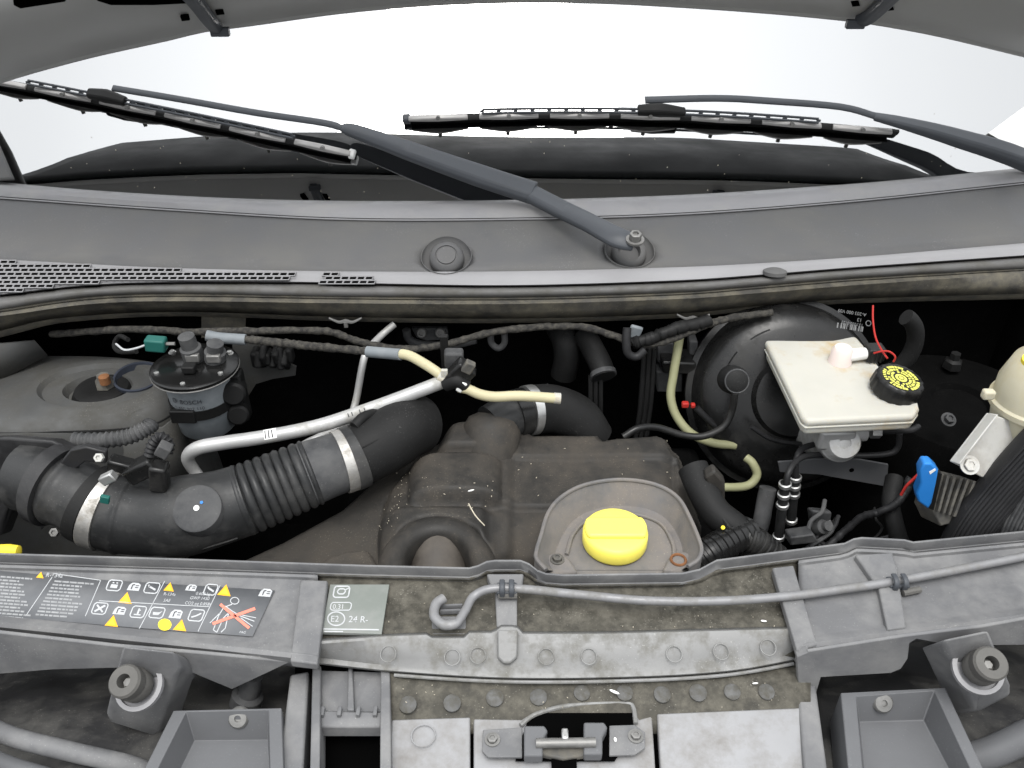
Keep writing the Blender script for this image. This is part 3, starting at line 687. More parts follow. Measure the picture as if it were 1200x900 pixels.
# rubber bump stops on their brackets
def stop(cx, cy, poly, lab):
    t = thing('bump_stop', lab, 'bump stop', Z(cx, cy+25, .80), 'bonnet bump stops')
    ax = V((-.10 if cx < 600 else -.06, -.45, .89)).normalized()
    c = nb(); slab(c, [Y(x, y, -.175) for x, y in poly], (0, .028, -.05)); part('bracket_block', c, 'slam', t, bevel=.006, seg=3)
    o = Y(cx+8, cy+5, -.185)
    c = nb(); lathe(c, o, ax, [(.016, -.004), (.0285, -.004), (.0285, .0015), (.0235, .0025), (.0235, -.004)], 28); part('washer_ring', c, 'cowl_light', t)
    c = nb(); lathe(c, o, ax, [(.0175, 0), (.0195, .004), (.0195, .017), (.0182, .020), (.0190, .023), (.0190, .034), (.0168, .037), (.0080, .037), (.0076, .022), (0, .022)], 30); part('rubber_buffer', c, 'stop_rubber', t, smooth=35)
    c = nb(); lathe(c, o+ax*.022, ax, [(.0048, 0), (.0048, .006), (0, .006)], 6); part('screw', c, 'bolt', t)
stop(155, 799, [(143, 757), (205, 764), (213, 783), (207, 791), (186, 857), (178, 861), (128, 845), (123, 836), (135, 785)], 'rubber bonnet bump stop on the bracket below the warning sticker')
stop(1138, 779, [(1104, 750), (1160, 738), (1186, 802), (1186, 814), (1148, 834), (1138, 829), (1122, 790)], 'rubber bonnet bump stop on the bracket below the prop rod')

def tray(rim, inner, floor, boltp, lab, zr=.862, zf=.825):
    t = thing('lamp_tray', lab, 'tray', Z(*floor[0], zf), 'open trays')
    c = nb(); n = len(rim)
    a = [c.verts.new(Z(x, y, zr)) for x, y in rim]; i_ = [c.verts.new(Z(x, y, zr)) for x, y in inner]; f_ = [c.verts.new(Z(x, y, zf)) for x, y in floor]
    o_ = [c.verts.new(Z(x, y, zr)+V((0, 0, -.06))) for x, y in rim]
    for k in range(n):
        j = (k+1) % n
        c.faces.new((a[k], a[j], i_[j], i_[k])); c.faces.new((i_[k], i_[j], f_[j], f_[k])); c.faces.new((a[j], a[k], o_[k], o_[j]))
    c.faces.new(f_[::-1]); part('tray_body', c, 'tray', t, bevel=.005, seg=3)
    b_ = Z(*boltp, .850); ax = V((0, -.75, .66))
    c = nb(); lathe(c, b_, ax, [(.0125, -.004), (.0125, .002), (.010, .005), (.004, .0055), (.0035, .003), (0, .003)], 24); part('bolt', c, 'bolt', t)
tray([(203, 833), (330, 830), (334, 960), (140, 960)], [(218, 834), (315, 832), (318, 950), (160, 950)], [(228, 868), (314, 867), (318, 945), (190, 945)], (280, 841), 'open dark grey tray beside the ribbed bracket')
tray([(985, 812), (1108, 806), (1180, 960), (1000, 960)], [(1003, 816), (1095, 809), (1160, 950), (1015, 950)], [(1007, 846), (1082, 844), (1135, 945), (1017, 945)], (1034, 823), 'open dark grey tray beside the wide pale plate')
# body-coloured bars at the lower corners
c = nb(); tube(c, [Y(-80, 812, -.22), Y(0, 858, -.22), Y(80, 880, -.225), Y(160, 899, -.228), Y(215, 925, -.23)], .011, 14); tag(part('headlamp_surround', c, 'slam', loc=Y(80, 890, -.22)), 'rounded grey lamp rim running to the tray beside the ribbed bracket', 'headlamp', 'headlamp surrounds')
c = nb(); tube(c, [Y(-80, 852, -.25), Y(0, 893, -.25), Y(60, 912, -.25), Y(120, 935, -.25)], .010, 14); tag(part('bumper_edge', c, 'tray', loc=Y(0, 893, -.25)), 'dark grey bumper edge below the lamp rim', 'bumper')
c = nb(); tube(c, [Y(1130, 890, -.215), Y(1160, 882, -.215), Y(1200, 864, -.21), Y(1290, 820, -.20)], .018, 14); tag(part('headlamp_surround', c, 'tray', loc=Y(1170, 880, -.215)), 'rounded grey lamp rim running to the tray by the wide pale plate', 'headlamp', 'headlamp surrounds')
# sloping side struts of the platform
def bar(name, poly, z0, ext, mat, lab, cat, bev=.003):
    c = nb(); slab(c, [Z(x, y, z0) for x, y in poly], ext); return tag(part(name, c, mat, loc=Z(*poly[0], z0), bevel=bev), lab, cat)
bar('side_strut', [(934, 806), (956, 800), (978, 960), (948, 960)], .846, (0, 0, -.05), 'slam', 'grey side strut between the wide pale plate and the tray', 'strut')
bar('side_strut', [(340, 790), (362, 786), (352, 960), (318, 960)], .850, (0, 0, -.06), 'slam', 'grey side strut between the tray and the ribbed bracket', 'strut')
# headlamp adjuster knob behind the left flange
c = nb(); lathe(c, Y(286, 830, -.14), V((.35, .25, 1)), [(.014, 0), (.020, .006), (.020, .022), (.014, .026), (.012, .055), (0, .055)], 20); tag(part('adjuster_knob', c, 'hose_grey', loc=Y(286, 830, -.14)), 'dark round adjuster peeking out behind the pointed flange', 'knob')

# ribbed bracket with the dark opening
rb = thing('ribbed_bracket', 'grey ribbed plastic bracket above a square dark opening', 'bracket', Z(410, 840, .84))
for (xa, xb_, top, z0) in ((366, 376, 780, .858), (408, 413, 782, .852), (446, 457, 782, .858)):
    c = nb(); slab(c, [Z(xa, top, z0), Z(xb_, top, z0), Z(xb_-2 if xa < 400 else xb_+2, 960 if xa != 408 else 832, z0), Z(xa-4 if xa < 400 else xa-1, 960 if xa != 408 else 832, z0)], (0, 0, -.05 if xa != 408 else -.02)); part('rib', c, 'slam', rb, bevel=.0015)
c = nb(); slab(c, [Z(374, 786, .845), Z(448, 788, .845), Z(446, 834, .840), Z(372, 834, .840)], (0, 0, -.004)); part('web_plate', c, 'slam', rb)
c = nb(); slab(c, [Z(368, 832, .848), Z(448, 834, .848), Z(446, 852, .845), Z(368, 852, .845)], (0, 0, -.02)); part('cross_bar', c, 'slam', rb, bevel=.002)
for px in (378, 398, 420, 440):
    c = nb(); box(c, Z(px, 834, .850), .005, .012, .006); part('tooth', c, 'slam', rb, bevel=.001)
c = nb(); slab(c, [Z(374, 848, .80), Z(446, 848, .80), Z(444, 960, .80), Z(366, 960, .80)], (0, 0, -.004)); part('dark_opening', c, 'hole', rb)

# latch platform: dirty back slope with studs, three pale plates
lp = thing('latch_platform', 'dirty panel carrying pale plates and a row of studs in front of the cover', 'platform', Z(690, 860, .83))
xs = span(452, 950, 40)
c = nb(); loft(c, [[Z(x, stB(x)+1, .8575) for x in xs], [Z(x, 800, .853) for x in xs], [Z(x, 826, .845) for x in xs], [Z(x, 848, .838) for x in xs], [Z(x, 860, .830) for x in xs]])
part('back_slope', c, 'slam_dirty', lp, solid=.003)
c = nb(); tube(c, [Z(x, stB(x)+5, .861) for x in span(462, 930, 14)], .0022, 8); part('bead_line', c, 'front_strip', lp)
for px, py in ((478, 826), (530, 824), (580, 818), (631, 817), (682, 812), (732, 812), (776, 814), (818, 812), (858, 811), (898, 811)):
    o = Z(px, py, .8505 if py < 815 else .8485); c = nb(); lathe(c, o, V((0, -.25, 1)), [(.0102+.0006*math.sin(px), -.003), (.0102+.0006*math.sin(px), .0012), (.0075, .0028), (0, .0028)], 16); part('stud', c, 'stud', lp)
def plate(poly, z=.842, mat='plate'):
    c = nb(); slab(c, [Z(x, y, z - (.00009*(y-840))) for x, y in poly], (0, 0, -.012)); return part('pale_plate', c, mat, lp, bevel=.002)
plate([(459, 843), (551, 840), (551, 960), (452, 960)])
plate([(555, 842), (612, 843), (620, 834), (655, 826), (735, 824), (745, 830), (749, 843), (764, 838), (772, 960), (555, 960)], .8405)
plate([(770, 836), (938, 829), (958, 960), (778, 960)], .8435)
c = nb(); x_, y_, a_ = basis(V((0, 0, 1))); o = Z(496, 862, .8435); tube_raw(c, [o+(x_*math.cos(q)+y_*math.sin(q))*.014 for q in span(0, 6.2832, 21)], [.0009]*21, 6); part('stamped_ring', c, 'plate', lp)
# latch
la = thing('bonnet_latch', 'black bonnet latch with metal striker on the middle pale plate', 'latch', Z(655, 870, .84))
c = nb(); slab(c, [Z(x, y, .8420) for x, y in ((618, 846), (622, 838), (640, 831), (660, 828), (732, 826), (741, 831), (743, 860), (720, 892), (604, 892), (606, 880))], (0, 0, -.0008)); part('latch_hole', c, 'hole', la)
c = nb(); tube(c, [Z(x, y, .8435) for x, y in ((610, 850), (626, 838), (655, 829), (690, 825), (732, 824), (742, 829), (745, 848))], .0028, 8); part('hole_rim', c, 'front_strip', la)
for (poly, zz) in (([(566, 855), (612, 852), (612, 887), (572, 887), (565, 880)], .847), ([(714, 850), (744, 849), (756, 858), (756, 876), (744, 884), (714, 885)], .847)):
    c = nb(); slab(c, [Z(x, y, zz) for x, y in poly], (0, 0, -.004)); part('mounting_ear', c, 'slam', la, bevel=.001)
for (x, y) in ((577, 867), (745, 863)): hexbolt(Z(x, y, .8475), V((0, 0, 1)), .006, .005, la, 'bolt', 'rivet')
for (x0, x1, y0, y1) in ((614, 642, 850, 886), (684, 712, 846, 884)):
    c = nb(); slab(c, [Z(x0, y0, .862), Z(x1-4, y0, .862), Z(x1, y0+6, .862), Z(x1-6, y0+18, .860), Z(x1-6, y1, .856), Z(x0, y1, .856)], (0, 0, -.014)); part('latch_cheek', c, 'tray', la, bevel=.002)
c = nb(); slab(c, [Z(630, 864, .852), Z(700, 864, .852), Z(694, 884, .850), Z(660, 889, .850), Z(634, 884, .850)], (0, 0, -.008)); part('latch_claw', c, 'module', la, bevel=.002)
c = nb(); tube(c, [Z(628, 871, .860), Z(698, 870, .860)], .0055, 12); part('striker_bar', c, 'bolt', la)
c = nb(); box(c, Z(662, 862, .863), .008, .014, .010); part('striker_tongue', c, 'steel', la, bevel=.002)
c = nb(); slab(c, [Z(646, 889, .846), Z(676, 889, .846), Z(676, 960, .842), Z(648, 960, .842)], (0, 0, -.001)); part('lower_slot', c, 'hole', la)

# ================================================================== ENGINE BAY, sticker side: strut tower, filter, pipes, air intake
# strut tower (painted steel dome with bearing ring)
tw = thing('strut_tower', 'grey painted strut tower with a rusty nut in its ring', 'strut tower', Z(110, 470, .90))
cT = Z(115, 456, .905)
c = nb()
def sup(rx, ry, z, n=48, cx=0, cy=0, e=.75):
    r = []
    for k in range(n):
        q = 2*math.pi*k/n; cu, su = math.cos(q), math.sin(q)
        r.append(cT+V((cx+rx*math.copysign(abs(cu)**e, cu), cy+ry*math.copysign(abs(su)**e, su), z)))
    return r
rings = [sup(.30, .15, -.30, cx=-.13), sup(.285, .122, -.05, cx=-.13), sup(.275, .116, -.010, cx=-.13), sup(.262, .104, 0, cx=-.13), sup(.120, .085, .004, cx=-.0), sup(.112, .078, .010, e=1), sup(.098, .066, .010, e=1), sup(.092, .061, .002, e=1), sup(.058, .042, .003, e=1), sup(.052, .036, -.012, e=1)]
g_ = [[c.verts.new(p) for p in r] for r in rings]
for a, b_ in zip(g_, g_[1:]):
    for k in range(48): c.faces.new((a[k], a[(k+1) % 48], b_[(k+1) % 48], b_[k]))
c.faces.new(g_[-1])
part('tower_shell', c, 'body_grey', tw, smooth=50)
c = nb(); lathe(c, cT+V((.004, .004, -.010)), V((0, 0, 1)), [(.050, 0), (.044, .010), (.030, .014), (.018, .012), (0, .012)], 30); part('bearing_cup', c, 'black', tw)
c = nb(); lathe(c, Z(124, 452, .908), V((0, 0, 1)), [(.017, 0), (.016, .010), (.011, .016), (.011, .022), (0, .022)], 6); part('nut', c, 'module', tw)
c = nb(); lathe(c, Z(124, 449, .920), V((0, 0, 1)), [(.009, 0), (.009, .014), (0, .016)], 10); part('stud_end', c, 'rust', tw)
# panel seam and the wing side below the tower
c = nb(); tube(c, [Z(-60, 508, .897), Z(40, 507, .897), Z(130, 504, .897), Z(180, 497, .897), Z(205, 484, .897)], .0018, 6); part('seam', c, 'black', tw)
# grey wing inner above the tower
c = nb(); loft(c, [[Y(x, y, yy) for x, y, yy in row] for row in ([(-120, 400, .40), (0, 402, .42), (40, 398, .46)], [(-120, 440, .40), (0, 445, .42), (55, 415, .47)])])
tag(part('wing_inner', c, 'body_grey', loc=Y(0, 420, .42), solid=.004), 'grey inner wing metal behind the strut tower', 'wing panel')
# chassis rail, grey metal, under the silver pipe
c = nb(); slab(c, [Z(-60, 590, .70), Z(205, 575, .72), Z(320, 527, .74), Z(330, 545, .74), Z(190, 615, .70), Z(-60, 640, .68)], (0, 0, -.10)); tag(part('chassis_rail', c, 'body_grey', loc=Z(250, 560, .72), bevel=.006), 'grey chassis rail below the silver pipe', 'rail')
# slate cup by the tower
c = nb(); lathe(c, Y(166, 458, .42), V((.05, -.1, 1)), [(0, 0), (.022, 0), (.034, .012), (.040, .030), (.040, .034), (.036, .034), (.030, .012), (0, .010)], 28); tag(part('drain_cup', c, 'slate', loc=Y(168, 462, .47)), 'small blue-grey cup between the strut tower and the filter', 'cup')

# fuel filter
ff = thing('fuel_filter', 'grey canister fuel filter with black round lid and strap', 'filter', Y(254, 518, .34))
FA = V((0, .02, 1)).normalized(); topz = .105; f0 = Y(229, 432, .34)-FA*topz
c = nb(); lathe(c, f0-V((0, 0, .01)), FA, [(0, 0), (.040, 0), (.0455, .006), (.050, topz*.5+.01), (.053, topz+.006), (.053, topz+.01), (0, topz+.01)], 40); can = part('canister', c, 'filter', ff)
ft = f0+FA*topz
c = nb(); lathe(c, ft, FA, [(.054, -.006), (.067, -.002), (.069, .003), (.069, .006), (.066, .008), (.056, .009), (.050, .011), (0, .012)], 44); lid = part('lid', c, 'lid_black', ff)
c = nb(); tube_raw(c, [ft+FA*.001+V((math.cos(q)*.0685, math.sin(q)*.0685, 0)) for q in span(0, 2*math.pi, 41)], [.0012]*41, 6); part('lid_rim', c, 'bolt', lid)
for q in (-2.62, -1.57, -.52, .6, 2.5):
    hexbolt(ft+FA*.0075+V((math.cos(q)*.058, math.sin(q)*.058, 0)), FA, .0042, .005, lid, 'steel', 'screw')
c = nb(); lathe(c, f0+FA*topz*.36, FA, [(.0495, 0), (.0515, 0), (.0525, .018), (.0505, .018), (.0495, 0)], 40); stp = part('strap', c, 'black', ff)
c = nb(); box(c, f0+FA*(topz*.36+.010)+V((-.016, -.050, 0)), .040, .009, .024); part('buckle', c, 'black', stp, bevel=.002)
for dz, rr in ((.62, .020), (.22, .018)):
    o = f0+FA*topz*dz+V((.056, -.006, 0)); c = nb(); lathe(c, o, V((.25, -1, .2)), [(rr, -.02), (rr, .012), (rr*.8, .016), (0, .016)], 20); part('side_boss', c, 'black', ff)
c = nb(); box(c, f0+FA*topz*.42+V((.058, .014, 0)), .020, .026, topz*.9); part('side_rail', c, 'black', ff, bevel=.004)
c = nb(); box(c, ft+FA*.020+V((.003, -.028, 0)), .020, .018, .012); part('vent_block', c, 'black', lid, bevel=.002)
for (dx, dy, h, tl) in ((-.002, .010, .046, -.05), (.032, .008, .034, .22)):
    c = nb(); ax = V((tl, -.1, 1)).normalized(); o = ft+FA*.012+V((dx, dy, 0)); lathe(c, o, ax, [(.017, 0), (.017, h*.5), (.013, h*.55), (.013, h), (0, h)], 18); pt = part('quick_connector', c, 'hose_grey', lid)
    c = nb(); box(c, o+V((.004, -.014, .012)), .022, .010, .014); part('connector_latch', c, 'bolt', pt, bevel=.002)
# print on the canister (wrapped on the cylinder)
c = nb()
def wrapf(u, v):
    a = -math.pi/2-.30+u/.0530; h = topz*.69+v
    return f0+FA*h+V((math.cos(a)*.0530, math.sin(a)*.0530, 0))
text_bm('BOSCH', wrapf, .0105, c, 1.05); text_bm('0 450 907 110', lambda u, v: wrapf(u-.012, v-.012), .0085, c)
stroke(c, lambda u, v: wrapf(u-.010, v+.004), [(.004*math.cos(q), .004*math.sin(q)) for q in span(0, 6.29, 17)], .001); stroke(c, lambda u, v: wrapf(u-.010, v+.004), [(-.002, -.002), (-.002, .002)], .001); stroke(c, lambda u, v: wrapf(u-.010, v+.004), [(.002, -.002), (.002, .002)], .001)
part('maker_print', c, 'dark_print', can, normals=False, smooth=0)
# teal plug with its wire
tp = thing('teal_connector', 'small teal green plug with a white wire behind the filter lid', 'connector', Y(183, 404, .36))
c = nb(); box(c, Y(183, 403, .36), .032, .020, .022, Matrix.Rotation(.1, 3, 'Y')); part('plug_body', c, 'teal', tp, bevel=.003)
c = nb(); tube(c, [Y(174, 403, .36), Y(160, 408, .365), Y(146, 410, .37), Y(136, 403, .39)], .0018, 6); part('wire', c, 'print', tp)
c = nb(); tube(c, [Y(194, 403, .36), Y(205, 403, .36)], .003, 6); part('pin_tail', c, 'bolt', tp)

# bracket plate behind filter
c = nb(); slab(c, [Y(x, y, .46) for x, y in ((272, 402), (300, 398), (320, 412), (334, 424), (347, 430), (346, 440), (320, 444), (300, 450), (290, 466), (278, 470))], (0, .004, 0)); tag(part('bracket_plate', c, 'body_grey', loc=Y(300, 440, .46)), 'grey torn-edged bracket plate behind the filter', 'bracket')
c = nb()
for k in range(9): box(c, Y(300+k*5, 418+4*math.sin(k*2.1), .445), .012, .03, .03+.012*math.sin(k*1.3), Matrix.Rotation(k, 3, 'X'))
tag(part('foam_lump', c, 'rubber', loc=Y(320, 418, .445), bevel=.004), 'ragged black foam lump stuck on the bracket plate', 'foam')
c = nb(); slab(c, [Y(x, y, .52) for x, y in ((236, 369), (288, 369), (287, 392), (236, 396))], (0, .004, 0)); tag(part('support_plate', c, 'seal', loc=Y(260, 390, .52)), 'dull brown support plate under the seal above the filter', 'plate')

# silver air-conditioning pipes
ac = thing('silver_pipe', 'thick silver pipe running up to the cream hose clip', 'pipe', Y(224, 560, .20))
P = [Y(243, 570, .19), Y(228, 552, .20), Y(220, 536, .20), Y(232, 525, .20), Y(262, 519, .21), (Y(310, 512, .22)), Y(370, 500, .24), Y(420, 484, .26), Y(470, 466, .28), Y(522, 446, .30)]
c = nb(); tube(c, P, [.0085, .009, .0098]+[.0108]*7, 18); pp = part('pipe', c, 'alu', ac)
PP = resample(P, 200)
def ringon(name, PPl, i0, i1, r, mat, par): 
    c = nb(); tube_raw(c, PPl[i0:i1], [r]*(i1-i0), 20); return part(name, c, mat, par)
# small printed label on the pipe
def patch(bm, P, r, q0, q1, nq=6):
    fr = frames(P); loft(bm, [[p+(s_*math.cos(q)+u_*math.sin(q))*r for q in span(q0, q1, nq)] for p, (s_, u_) in zip(P, fr)]); return bm
PF = resample(P, 400)
part('label', patch(nb(), PF[222:234], .01095, .2, 2.0), 'white', pp)
c = nb()
for k in (223, 226, 229): patch(c, PF[k:k+2], .0111, .4, 1.6)
for k in (300, 304, 312, 317): patch(c, PF[k:k+2], .01095, .5, 1.1)
part('label_print', c, 'dark_print', pp)['kind'] = 'stuff'
ac2 = thing('thin_pipe', 'thin silver pipe crossing behind the thick silver one', 'pipe', Y(350, 528, .26))
c = nb(); tube(c, [Y(462, 380, .48), Y(446, 394, .46), Y(430, 412, .42), Y(424, 432, .40), Y(417, 470, .38), Y(408, 494, .35), Y(394, 503, .31), Y(370, 514, .28), Y(352, 524, .27), Y(338, 540, .26)], [.0062]*10, 14); part('pipe', c, 'alu', ac2)

# black connector joining, cream hoses
cj = thing('hose_junction', 'black and grey hose connector clipped over the end of the silver pipe', 'connector', Y(535, 440, .30))
c = nb(); box(c, Y(540, 437, .30), .034, .026, .040, Matrix.Rotation(.7, 3, 'Y')); part('connector_body', c, 'gloss_black', cj, bevel=.004)
c = nb(); box(c, Y(549, 430, .285), .016, .012, .020, Matrix.Rotation(.5, 3, 'Y')); part('grey_tab', c, 'module', cj, bevel=.002)
c = nb(); box(c, Y(532, 420, .32), .030, .020, .030); part('upper_socket', c, 'hose_grey', cj, bevel=.004)
c = nb(); tube(c, [Y(522, 450, .295), Y(536, 446, .29), Y(546, 452, .29)], .012, 14); part('tee_barrel', c, 'black', cj)
c = nb(); box(c, Y(521, 412, .36), .012, .01, .06); part('stalk', c, 'black', cj)
ch = thing('cream_hose', 'cream hose dropping from the loom to the silver pipe clip', 'hose', Y(520, 440, .30))
c = nb(); tube(c, [Y(432, 412, .37), Y(455, 414, .36), Y(477, 416, .34), Y(495, 425, .32), Y(512, 436, .305), Y(522, 444, .30)], [.0082]*6, 14); part('hose', c, 'cream_hose', ch)
c = nb(); tube(c, [Y(430, 412, .37), Y(452, 414, .361), Y(470, 415.5, .345)], .0092, 14); part('faded_end', c, 'filter', ch)
c = nb(); tube(c, [Y(514, 440, .302), Y(524, 446, .298)], .0105, 14); cc_ = part('clip_ring', c, 'tank', ch); c = nb(); box(c, Y(521, 438, .295), .010, .006, .016); part('clip_tab', c, 'tank', cc_, bevel=.001)
ch2 = thing('cream_hose', 'cream hose with a cut end lying over the engine cover', 'hose', Y(600, 463, .29))
c = nb(); tube(c, [Y(538, 454, .29), Y(548, 456, .285), Y(562, 462, .28), Y(580, 465, .28), (Y(610, 464, .285)), Y(655, 467, .29)], .0082, 14); part('hose', c, 'cream_hose', ch2)
c = nb(); tube(c, [Y(649, 466.5, .29), Y(657, 467, .29)], .0088, 14); part('tip', c, 'tank', ch2)
c = nb(); box(c, Y(541, 452, .285), .010, .012, .020, Matrix.Rotation(.6, 3, 'Y')); part('clip', c, 'white', ch2, bevel=.002)

# dusty wiring looms along the bulkhead
def line(name, pts, r, mat, lab, cat, seg=10, n=None, group=None, wob=0):
    P = resample(pts, n or len(pts)*8)
    if wob: P = [p+V((random.uniform(-wob, wob), random.uniform(-wob, wob), random.uniform(-wob, wob))) for p in P]
    c = nb(); tube_raw(c, P, [r*(1+(random.uniform(-.12, .12) if wob else 0)) for _ in P], seg)
    return tag(part(name, c, mat, loc=pts[0]), lab, cat, group)
line('wiring_loom', [Y(x, y, yy) for x, y, yy in ((60, 392, .50), (150, 386, .46), (230, 389, .42), (300, 388, .42), (380, 388, .43), (420, 400, .42), (470, 409, .42), (520, 404, .43), (570, 391, .45), (620, 384, .46), (680, 383, .46), (718, 393, .44), (745, 402, .43), (775, 401, .43), (815, 386, .45), (850, 374, .47), (905, 366, .48))], .0064, 'loom', 'long dusty wiring loom hanging along the bulkhead', 'cable', wob=.0006, n=170)
line('wiring_loom', [Y(x, y, yy) for x, y, yy in ((285, 397, .40), (330, 402, .39), (380, 407, .38), (434, 412, .37))], .0070, 'loom', 'short dusty loom ending at the cream hose', 'cable', wob=.0006, n=50)
line('wrapped_sleeve', [Y(x, y, yy) for x, y, yy in ((242, 393, .40), (258, 396, .40), (288, 398, .40))], .0095, 'filter', 'pale taped sleeve on the loom above the filter', 'cable')
line('wiring_loom', [Y(x, y, yy) for x, y, yy in ((740, 402, .43), (765, 396, .43), (790, 386, .44), (830, 376, .46))], .011, 'black', 'thick black loom bunch under the seal by the brake booster', 'cable', wob=.001, n=40)
line('black_hose', [Y(x, y, yy) for x, y, yy in ((150, 398, .40), (140, 394, .42), (134, 404, .42), (140, 412, .40), (160, 412, .38))], .004, 'rubber', 'thin black cable loop beside the teal plug', 'cable')
# small bulkhead clutter
tag(part('ring_bracket', tube(nb(), [Y(575, 392, .50), Y(576, 402, .50), Y(584, 408, .50), (Y(591, 402, .50)), Y(591, 390, .50)], .006, 10), 'hose_grey', loc=Y(583, 400, .5)), 'grey hook-shaped bracket on the bulkhead under the loom', 'bracket')
tag(part('bulkhead_ring', tube(nb(), [Y(476, 386, .55), Y(480, 398, .55), Y(497, 404, .55), Y(530, 404, .55), Y(558, 398, .55)], .008, 10), 'hose_grey', loc=Y(500, 404, .55)), 'dark grey ring bracket on the bulkhead above the cream hose', 'bracket')
bx = thing('bulkhead_bracket', 'cast bracket with holes high on the bulkhead behind the loom', 'bracket', Y(500, 392, .56))
c = nb(); slab(c, [Y(x, y, .56) for x, y in ((482, 385), (524, 385), (526, 398), (500, 400), (488, 396))], (0, .01, 0)); part('plate', c, 'hose_grey', bx, bevel=.002)
for px in (494, 516):
    c = nb(); lathe(c, Y(px, 390, .557), V((0, -1, .3)), [(.010, 0), (.008, .004), (.005, .004), (.0045, 0), (0, 0)], 14); part('boss', c, 'bolt', bx)

# ------------------------------------------------------------------ air intake
ai = thing('air_intake_duct', 'black air intake duct with ribbed bellows and metal hose clamps', 'air duct', Y(200, 640, .10))
IP = [Y(x, y, yy) for x, y, yy in ((-30, 548, .17), (40, 560, .145), (85, 578, .125), (125, 597, .11), (165, 606, .105), (205, 606, .105), (245, 598, .115), (285, 586, .13), (330, 568, .155), (375, 550, .18), (415, 536, .205), (450, 518, .235), (478, 500, .27), (500, 498, .31))]
N_ = 390; IPP = resample(IP, N_)
def ti(px):                                                        # index of the path sample at pixel column px along the duct
    best = min(range(N_), key=lambda k: abs(((IPP[k]-CAM).dot(RT)/((IPP[k]-CAM).dot(FW)))*1000+600-px)); return best
def hose(name, xa, xb, rf, mat, seg=36, caps=True, par=ai):
    i0, i1 = ti(xa), ti(xb); P = IPP[i0:i1+1]; n = len(P)
    c = nb(); tube_raw(c, P, [rf(k/(n-1)) for k in range(n)], seg, caps); return part(name, c, mat, par, smooth=60)
hose('mass_flow_tube', 30, 128, lambda t: .051+.004*math.exp(-((t-.42)/.05)**2), 'hose')
hose('flange', 58, 70, lambda t: .061, 'airbox')
hose('hose_lip', 104, 116, lambda t: .0590, 'rubber')
el = hose('elbow', 110, 288, lambda t: .0572+.0020*math.exp(-((t-.22)/.02)**2)-.004*t+(.004*math.exp(-((t-.62)/.16)**2)), 'hose')
hose('clamp', 118, 130, lambda t: .0602, 'clamp')
bi0, bi1 = ti(280), ti(368)
P = IPP[bi0:bi1+1]
Pb = resample(P[::6]+[P[-1]], 321)
c = nb(); tube_raw(c, Pb, [.0485+.0058*abs(math.sin(k/320*math.pi*9))**.5 - (.003*k/320) for k in range(321)], 40); part('bellows', c, 'hose', ai, smooth=80)
hose('bellows_cuff', 360, 402, lambda t: .049-.003*t, 'hose_grey')
hose('clamp', 398, 411, lambda t: .0492, 'clamp')
hose('hose_bead', 408, 420, lambda t: .0505, 'hose')
hose('rear_hose', 412, 488, lambda t: .046+.004*math.sin(t*2.4), 'rubber')
# clamp screw housing and teal paint mark
c = nb(); box(c, Y(127, 560, .075), .022, .012, .014, Matrix.Rotation(-.5, 3, 'Y')); part('clamp_screw', c, 'steel', ai, bevel=.002)
c = nb(); box(c, Y(123, 585, .058), .012, .006, .012, Matrix.Rotation(.3, 3, 'Y')); part('paint_mark', c, 'teal', ai, bevel=.001)
# resonator boss on the elbow
bc = Y(231, 596, .075); bax = V((.05, -.55, .85)).normalized()
c = nb(); lathe(c, bc-bax*.035, bax, [(.036, 0), (.0345, .030), (.0335, .036), (.031, .0375), (0, .038)], 40); bo = part('round_boss', c, 'hose_grey', ai)
c = nb(); o = bc+bax*.0035; x_, y_, a_ = basis(bax)
lathe(c, o-x_*.0, bax, [(.004, -.001), (.004, .0004), (0, .0004)], 12); part('white_dot', c, 'white', bo)
c = nb(); lathe(c, o+x_*.006+y_*.008, bax, [(.0025, -.001), (.0025, .0004), (0, .0004)], 5); part('blue_dot', c, 'blue', bo)
i0, i1 = ti(132), ti(272); fr_ = frames(IPP[i0:i1])
c = nb(); tube_raw(c, [p+(s_*math.cos(q_)+u_*math.sin(q_))*.0568 for p, (s_, u_), q_ in zip(IPP[i0:i1], fr_, span(-.55, -.35, i1-i0))], [.0012]*(i1-i0), 6); part('mould_seam', c, 'hose', el)
c = nb(); tube_raw(c, [p+(s_*math.cos(.9)+u_*math.sin(.9))*.0475 for p, (s_, u_) in zip(IPP[ti(420):ti(470)], frames(IPP[ti(420):ti(470)]))], [.0012]*(ti(470)-ti(420)), 6); part('mould_seam', c, 'rubber', ai)
# thin rib along the elbow
# air box
ab = thing('air_filter_box', 'black air filter box beside the intake duct', 'air box', Y(10, 600, .12))
c = nb(); slab(c, [Y(x, y, .16) for x, y in ((-120, 515), (10, 512), (60, 516), (98, 534), (70, 548), (42, 572), (32, 600), (20, 575), (0, 628), (-120, 650))], (0, .03, -.02)); part('box_body', c, 'airbox', ab, bevel=.010, seg=3)
c = nb(); slab(c, [Y(x, y, .115) for x, y in ((60, 590), (56, 612), (48, 622), (40, 598), (52, 582))], (0, .006, 0)); part('lower_lug', c, 'airbox', ab, bevel=.001)
hexbolt(Y(118, 536, .11), V((.1, -.8, .6)), .0065, .010, ab, 'bracket', 'screw', False); hexbolt(Y(66, 623, .08), V((.1, -.8, .6)), .0065, .010, ab, 'bolt', 'screw', False)
c = nb(); slab(c, [Y(x, y, .125) for x, y in ((82, 528), (100, 524), (124, 530), (124, 544), (100, 541), (70, 565), (60, 590), (54, 586), (60, 556))], (0, .010, 0)); part('flange_ear', c, 'airbox', ab, bevel=.002)
